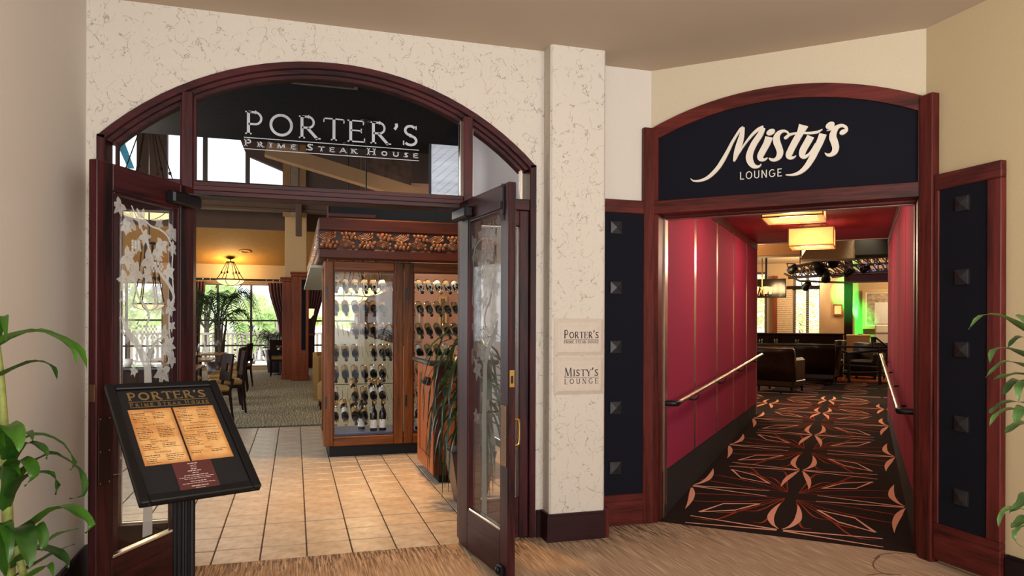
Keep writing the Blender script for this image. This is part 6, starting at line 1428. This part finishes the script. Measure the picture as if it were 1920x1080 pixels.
q = pMZ(1590, 710, LZ); club_chair('dark leather club chair on the dance floor behind the railing', q.x + .35, 17.1, radians(160), .80);
t = lthing('lounge_table', 'wide dark polished table with glossy top among the club chairs', 'table', -1.75, 16.72, LZ)
obj('tabletop', MB().cbox(-.62, -.40, .72, .55, .40, .765, .012), M['countertop'], t); obj('edge_band', MB().cbox(-.64, -.42, .69, .57, .42, .72, .008), M['tablet'], t)
for x in (-.32, .28): obj('pedestal', MB().tube([(x, 0, .02), (x, 0, .70)], .06, 10).lathe([(0, 0), (.3, 0), (.28, .03), (0, .03)], 14, (x, 0, 0)), M['black'], t)
for k, (a_, d_) in enumerate(((-2.0, 16.5), (-1.7, 16.6), (-1.25, 16.45))):
    t = lthing('glass_tumbler', ['short clear tumbler at the left end of the lounge table', 'short clear tumbler left of the middle of the lounge table', 'short clear tumbler at the right of the lounge table'][k], 'glass', a_, d_, LZ + .765, 0, 'tumblers on the lounge table'); obj('tumbler_body', MB().lathe([(0, .002), (.032, .002), (.038, .10), (.035, .10), (.029, .012), (0, .012)], 14), M['wineglass'], t)
# television
q0, q1 = pM(1400, 527, 15.0), pM(1473, 557, 15.0); t = lthing('television', 'flat black television hanging at the left of the lounge', 'television', 0, 15.0)
obj('screen', MB().cbox(q0.x, -.02, q1.z, q1.x, .02, q0.z + .02, .004), M['tv'], t); obj('bezel', MB().strip([(q0.x - .012, q1.z - .012), (q1.x + .012, q1.z - .012), (q1.x + .012, q0.z + .032), (q0.x - .012, q0.z + .032)], [(q0.x, q1.z), (q1.x, q1.z), (q1.x, q0.z + .02), (q0.x, q0.z + .02)], XZ, -.028, .02, True), M['black'], t); obj('mount', MB().tube([((q0.x + q1.x) / 2, .03, q0.z - .1), ((q0.x + q1.x) / 2, .05, 3.25)], .02, 8), M['black'], t)
# chandelier
q = pM(1429, 541, 13.6); t = lthing('chandelier', 'small candle style chandelier with amber glass cups in front of the television', 'lamp', q.x, 13.6, 0)
obj('stem', MB().tube([(0, 0, q.z), (0, 0, 3.30)], .010, 6), M['copperframe'], t); obj('canopy', MB().lathe([(0, 3.32), (.08, 3.32), (.06, 3.28), (0, 3.28)], 12), M['copperframe'], t)
for k in range(5):
    a = 2 * pi * k / 5 + .3; x, y = .14 * cos(a), .14 * sin(a)
    obj('arm', MB().tube([(0, 0, q.z + .02), (x * .6, y * .6, q.z - .14), (x, y, q.z - .10)], .008, 6), M['copperframe'], t); obj('glass_cup', MB().lathe([(.022, q.z - .10), (.05, q.z + .02), (.052, q.z + .03), (.02, q.z - .095)], 10, (x, y, 0)), M['lamphot'], t)
light('chandelier_glow', 'POINT', lw(q.x, 13.5, q.z + .1), 40, (1, .66, .32), .15)
q = pM(1443, 481, 13.6); t = lthing('ceiling_bar', 'short brown batten under the lounge ceiling above the chandelier', 'batten', q.x - .1, 13.6, q.z); obj('batten_body', MB().cbox(-.3, -.03, -.015, .22, .03, .015, .005), M['tanbeam'], t); obj('batten_rod', MB().tube([(-.2, 0, 0), (-.2, 0, 3.33 - q.z)], .008, 6), M['tanbeam'], t)
# ceiling ducts, soffit, beam
e0, e1 = pM(1545, 456, 13.0), pM(1602, 484, 13.0); e2, e3 = pM(1603, 458, 13.0), pM(1690, 476, 13.0); e4 = pM(1500, 484, 13.0); YD = 14.2
t = lthing('ceiling_box', 'grey boxed bulkhead with sloping left end under the lounge ceiling', 'bulkhead', 0, 13.0)
obj('front_face', MB().prism([(e4.x, e4.z - .02), (e1.x, e1.z), (e1.x, e0.z + .1), (e0.x - .16, e0.z + .1)], XZ, 0, .5), M['duct'], t); obj('dark_end', MB().cbox(e2.x, -.02, e3.z, e3.x, .5, e2.z + .10, .006), M['blackmatte'], t)
q0, q1 = pM(1590, 508, 15.4), pM(1690, 526, 15.4)
struct('trim_8', MB().prism([(q0.x, q1.z), (q1.x + .6, q1.z), (q1.x + .6, q0.z + .1), (q0.x + .12, q0.z)], XZ, 15.4, 15.9), M['maroon'], 'dark maroon soffit behind the lighting truss', 'soffit', MROT)
struct('trim_9', MB().cbox(-5.5, 12.2, pM(1450, 479, 12.2).z, pM(1500, 479, 12.2).x, 12.6, 3.5), M['tanbeam'], 'tan beam across the lounge ceiling beyond the corridor', 'beam', MROT)
# lighting truss with lamps
t = lthing('lighting_truss', 'triangular metal lighting truss hung with stage lamps above the dance floor', 'truss', 0, 0)
TD = 13.75
def tp(x, y, d=0): q = pM(x, y, TD); return V((q.x, TD + d, q.z))
chords = [(tp(1478, 502), tp(1545, 489), tp(1700, 478)), (tp(1478, 521), tp(1580, 514), tp(1700, 510)), (tp(1478, 508, .45), tp(1560, 496, .45), tp(1700, 488, .45))]
def onc(c, s): return c[0].lerp(c[1], s / .4) if s < .4 else c[1].lerp(c[2], (s - .4) / .6)
for c in chords: obj('chord', MB().tube(list(c), .024, 8), M['truss'], t)
for k in range(14):
    s0, s1 = k / 14, (k + .5) / 14
    for i, j in ((0, 1), (1, 2), (2, 0)): obj('lattice_bar', MB().tube([onc(chords[i], s0), onc(chords[j], s1)], .011, 5).tube([onc(chords[j], s1), onc(chords[i], min(1, s0 + 1 / 14))], .011, 5), M['truss'], t)
obj('lower_bar', MB().tube([tp(1470, 513), tp(1500, 527), tp(1590, 530)], .018, 8), M['truss'], t); obj('lower_bar', MB().tube([tp(1560, 520), tp(1612, 512), tp(1700, 505)], .018, 8), M['truss'], t)
for x in (1500, 1640): a = tp(x, 495); obj('hanger', MB().tube([a, (a.x, a.y, 3.40)], .010, 6), M['truss'], t)
lamps = [(1536, 502, .11, 'black stage can lamp hanging at the left of the truss'), (1561, 490, .09, 'black stage can lamp at the middle top of the truss'), (1549, 520, .08, 'round black stage lamp below the middle of the truss'), (1513, 536, .07, 'small swivel stage lamp hanging lowest below the truss'), (1487, 505, .075, 'small stage can lamp at the left tip of the truss'), (1592, 512, .06, 'stage lamp below the truss near the green beam'), (1622, 505, .06, 'stage lamp at the right of the truss')]
for k, (x, y, r, lb) in enumerate(lamps):
    p = tp(x, y, -.08); s = lthing('stage_lamp', lb, 'lamp', p.x, p.y, p.z, 0, 'stage lamps on the truss')
    obj('lamp_can', MB().lathe([(0, r * 1.3), (r * .6, r * 1.3), (r * .8, r * .6), (r, -r), (r * .9, -r), (0, -r * .3)], 12, (0, 0, 0), 'y'), M['black'], s)
    obj('yoke', MB().tube([(-r * 1.1, 0, 0), (-r * 1.1, 0, r * 1.5), (r * 1.1, 0, r * 1.5), (r * 1.1, 0, 0)], .010, 6), M['truss'], s)
    s.rotation_euler = (radians(-28), 0, MROT + radians(-30 + 17 * k))
# stage backlight strip and lounge lamps
q0 = pM(1590, 473, 14.6); light('blue_stage_light', 'POINT', lw(.1, 14.6, 3.0), 12, (.3, .35, 1), .1)
light('lounge_lamp', 'POINT', lw(-1.3, 18.2, 2.5), 100, (1, .80, .54), .2); light('lounge_lamp', 'POINT', lw(1.2, 18.2, 2.5), 100, (1, .80, .54), .2); light('lounge_lamp', 'POINT', lw(-2.2, 12.0, 3.0), 150, (1, .72, .4), .2)
light('lounge_aisle_lamp', 'SPOT', lw(.05, 12.9, 3.3), 320, (1, .8, .5), .1, target=lw(.1, 13.0, 0), spot=50, blend=.8)
light('threshold_lamp', 'SPOT', lw(-.4, 10.6, 3.4), 160, (1, .66, .42), .1, target=lw(-.5, 10.6, 0), spot=60, blend=.9)
# garden beyond the lounge windows
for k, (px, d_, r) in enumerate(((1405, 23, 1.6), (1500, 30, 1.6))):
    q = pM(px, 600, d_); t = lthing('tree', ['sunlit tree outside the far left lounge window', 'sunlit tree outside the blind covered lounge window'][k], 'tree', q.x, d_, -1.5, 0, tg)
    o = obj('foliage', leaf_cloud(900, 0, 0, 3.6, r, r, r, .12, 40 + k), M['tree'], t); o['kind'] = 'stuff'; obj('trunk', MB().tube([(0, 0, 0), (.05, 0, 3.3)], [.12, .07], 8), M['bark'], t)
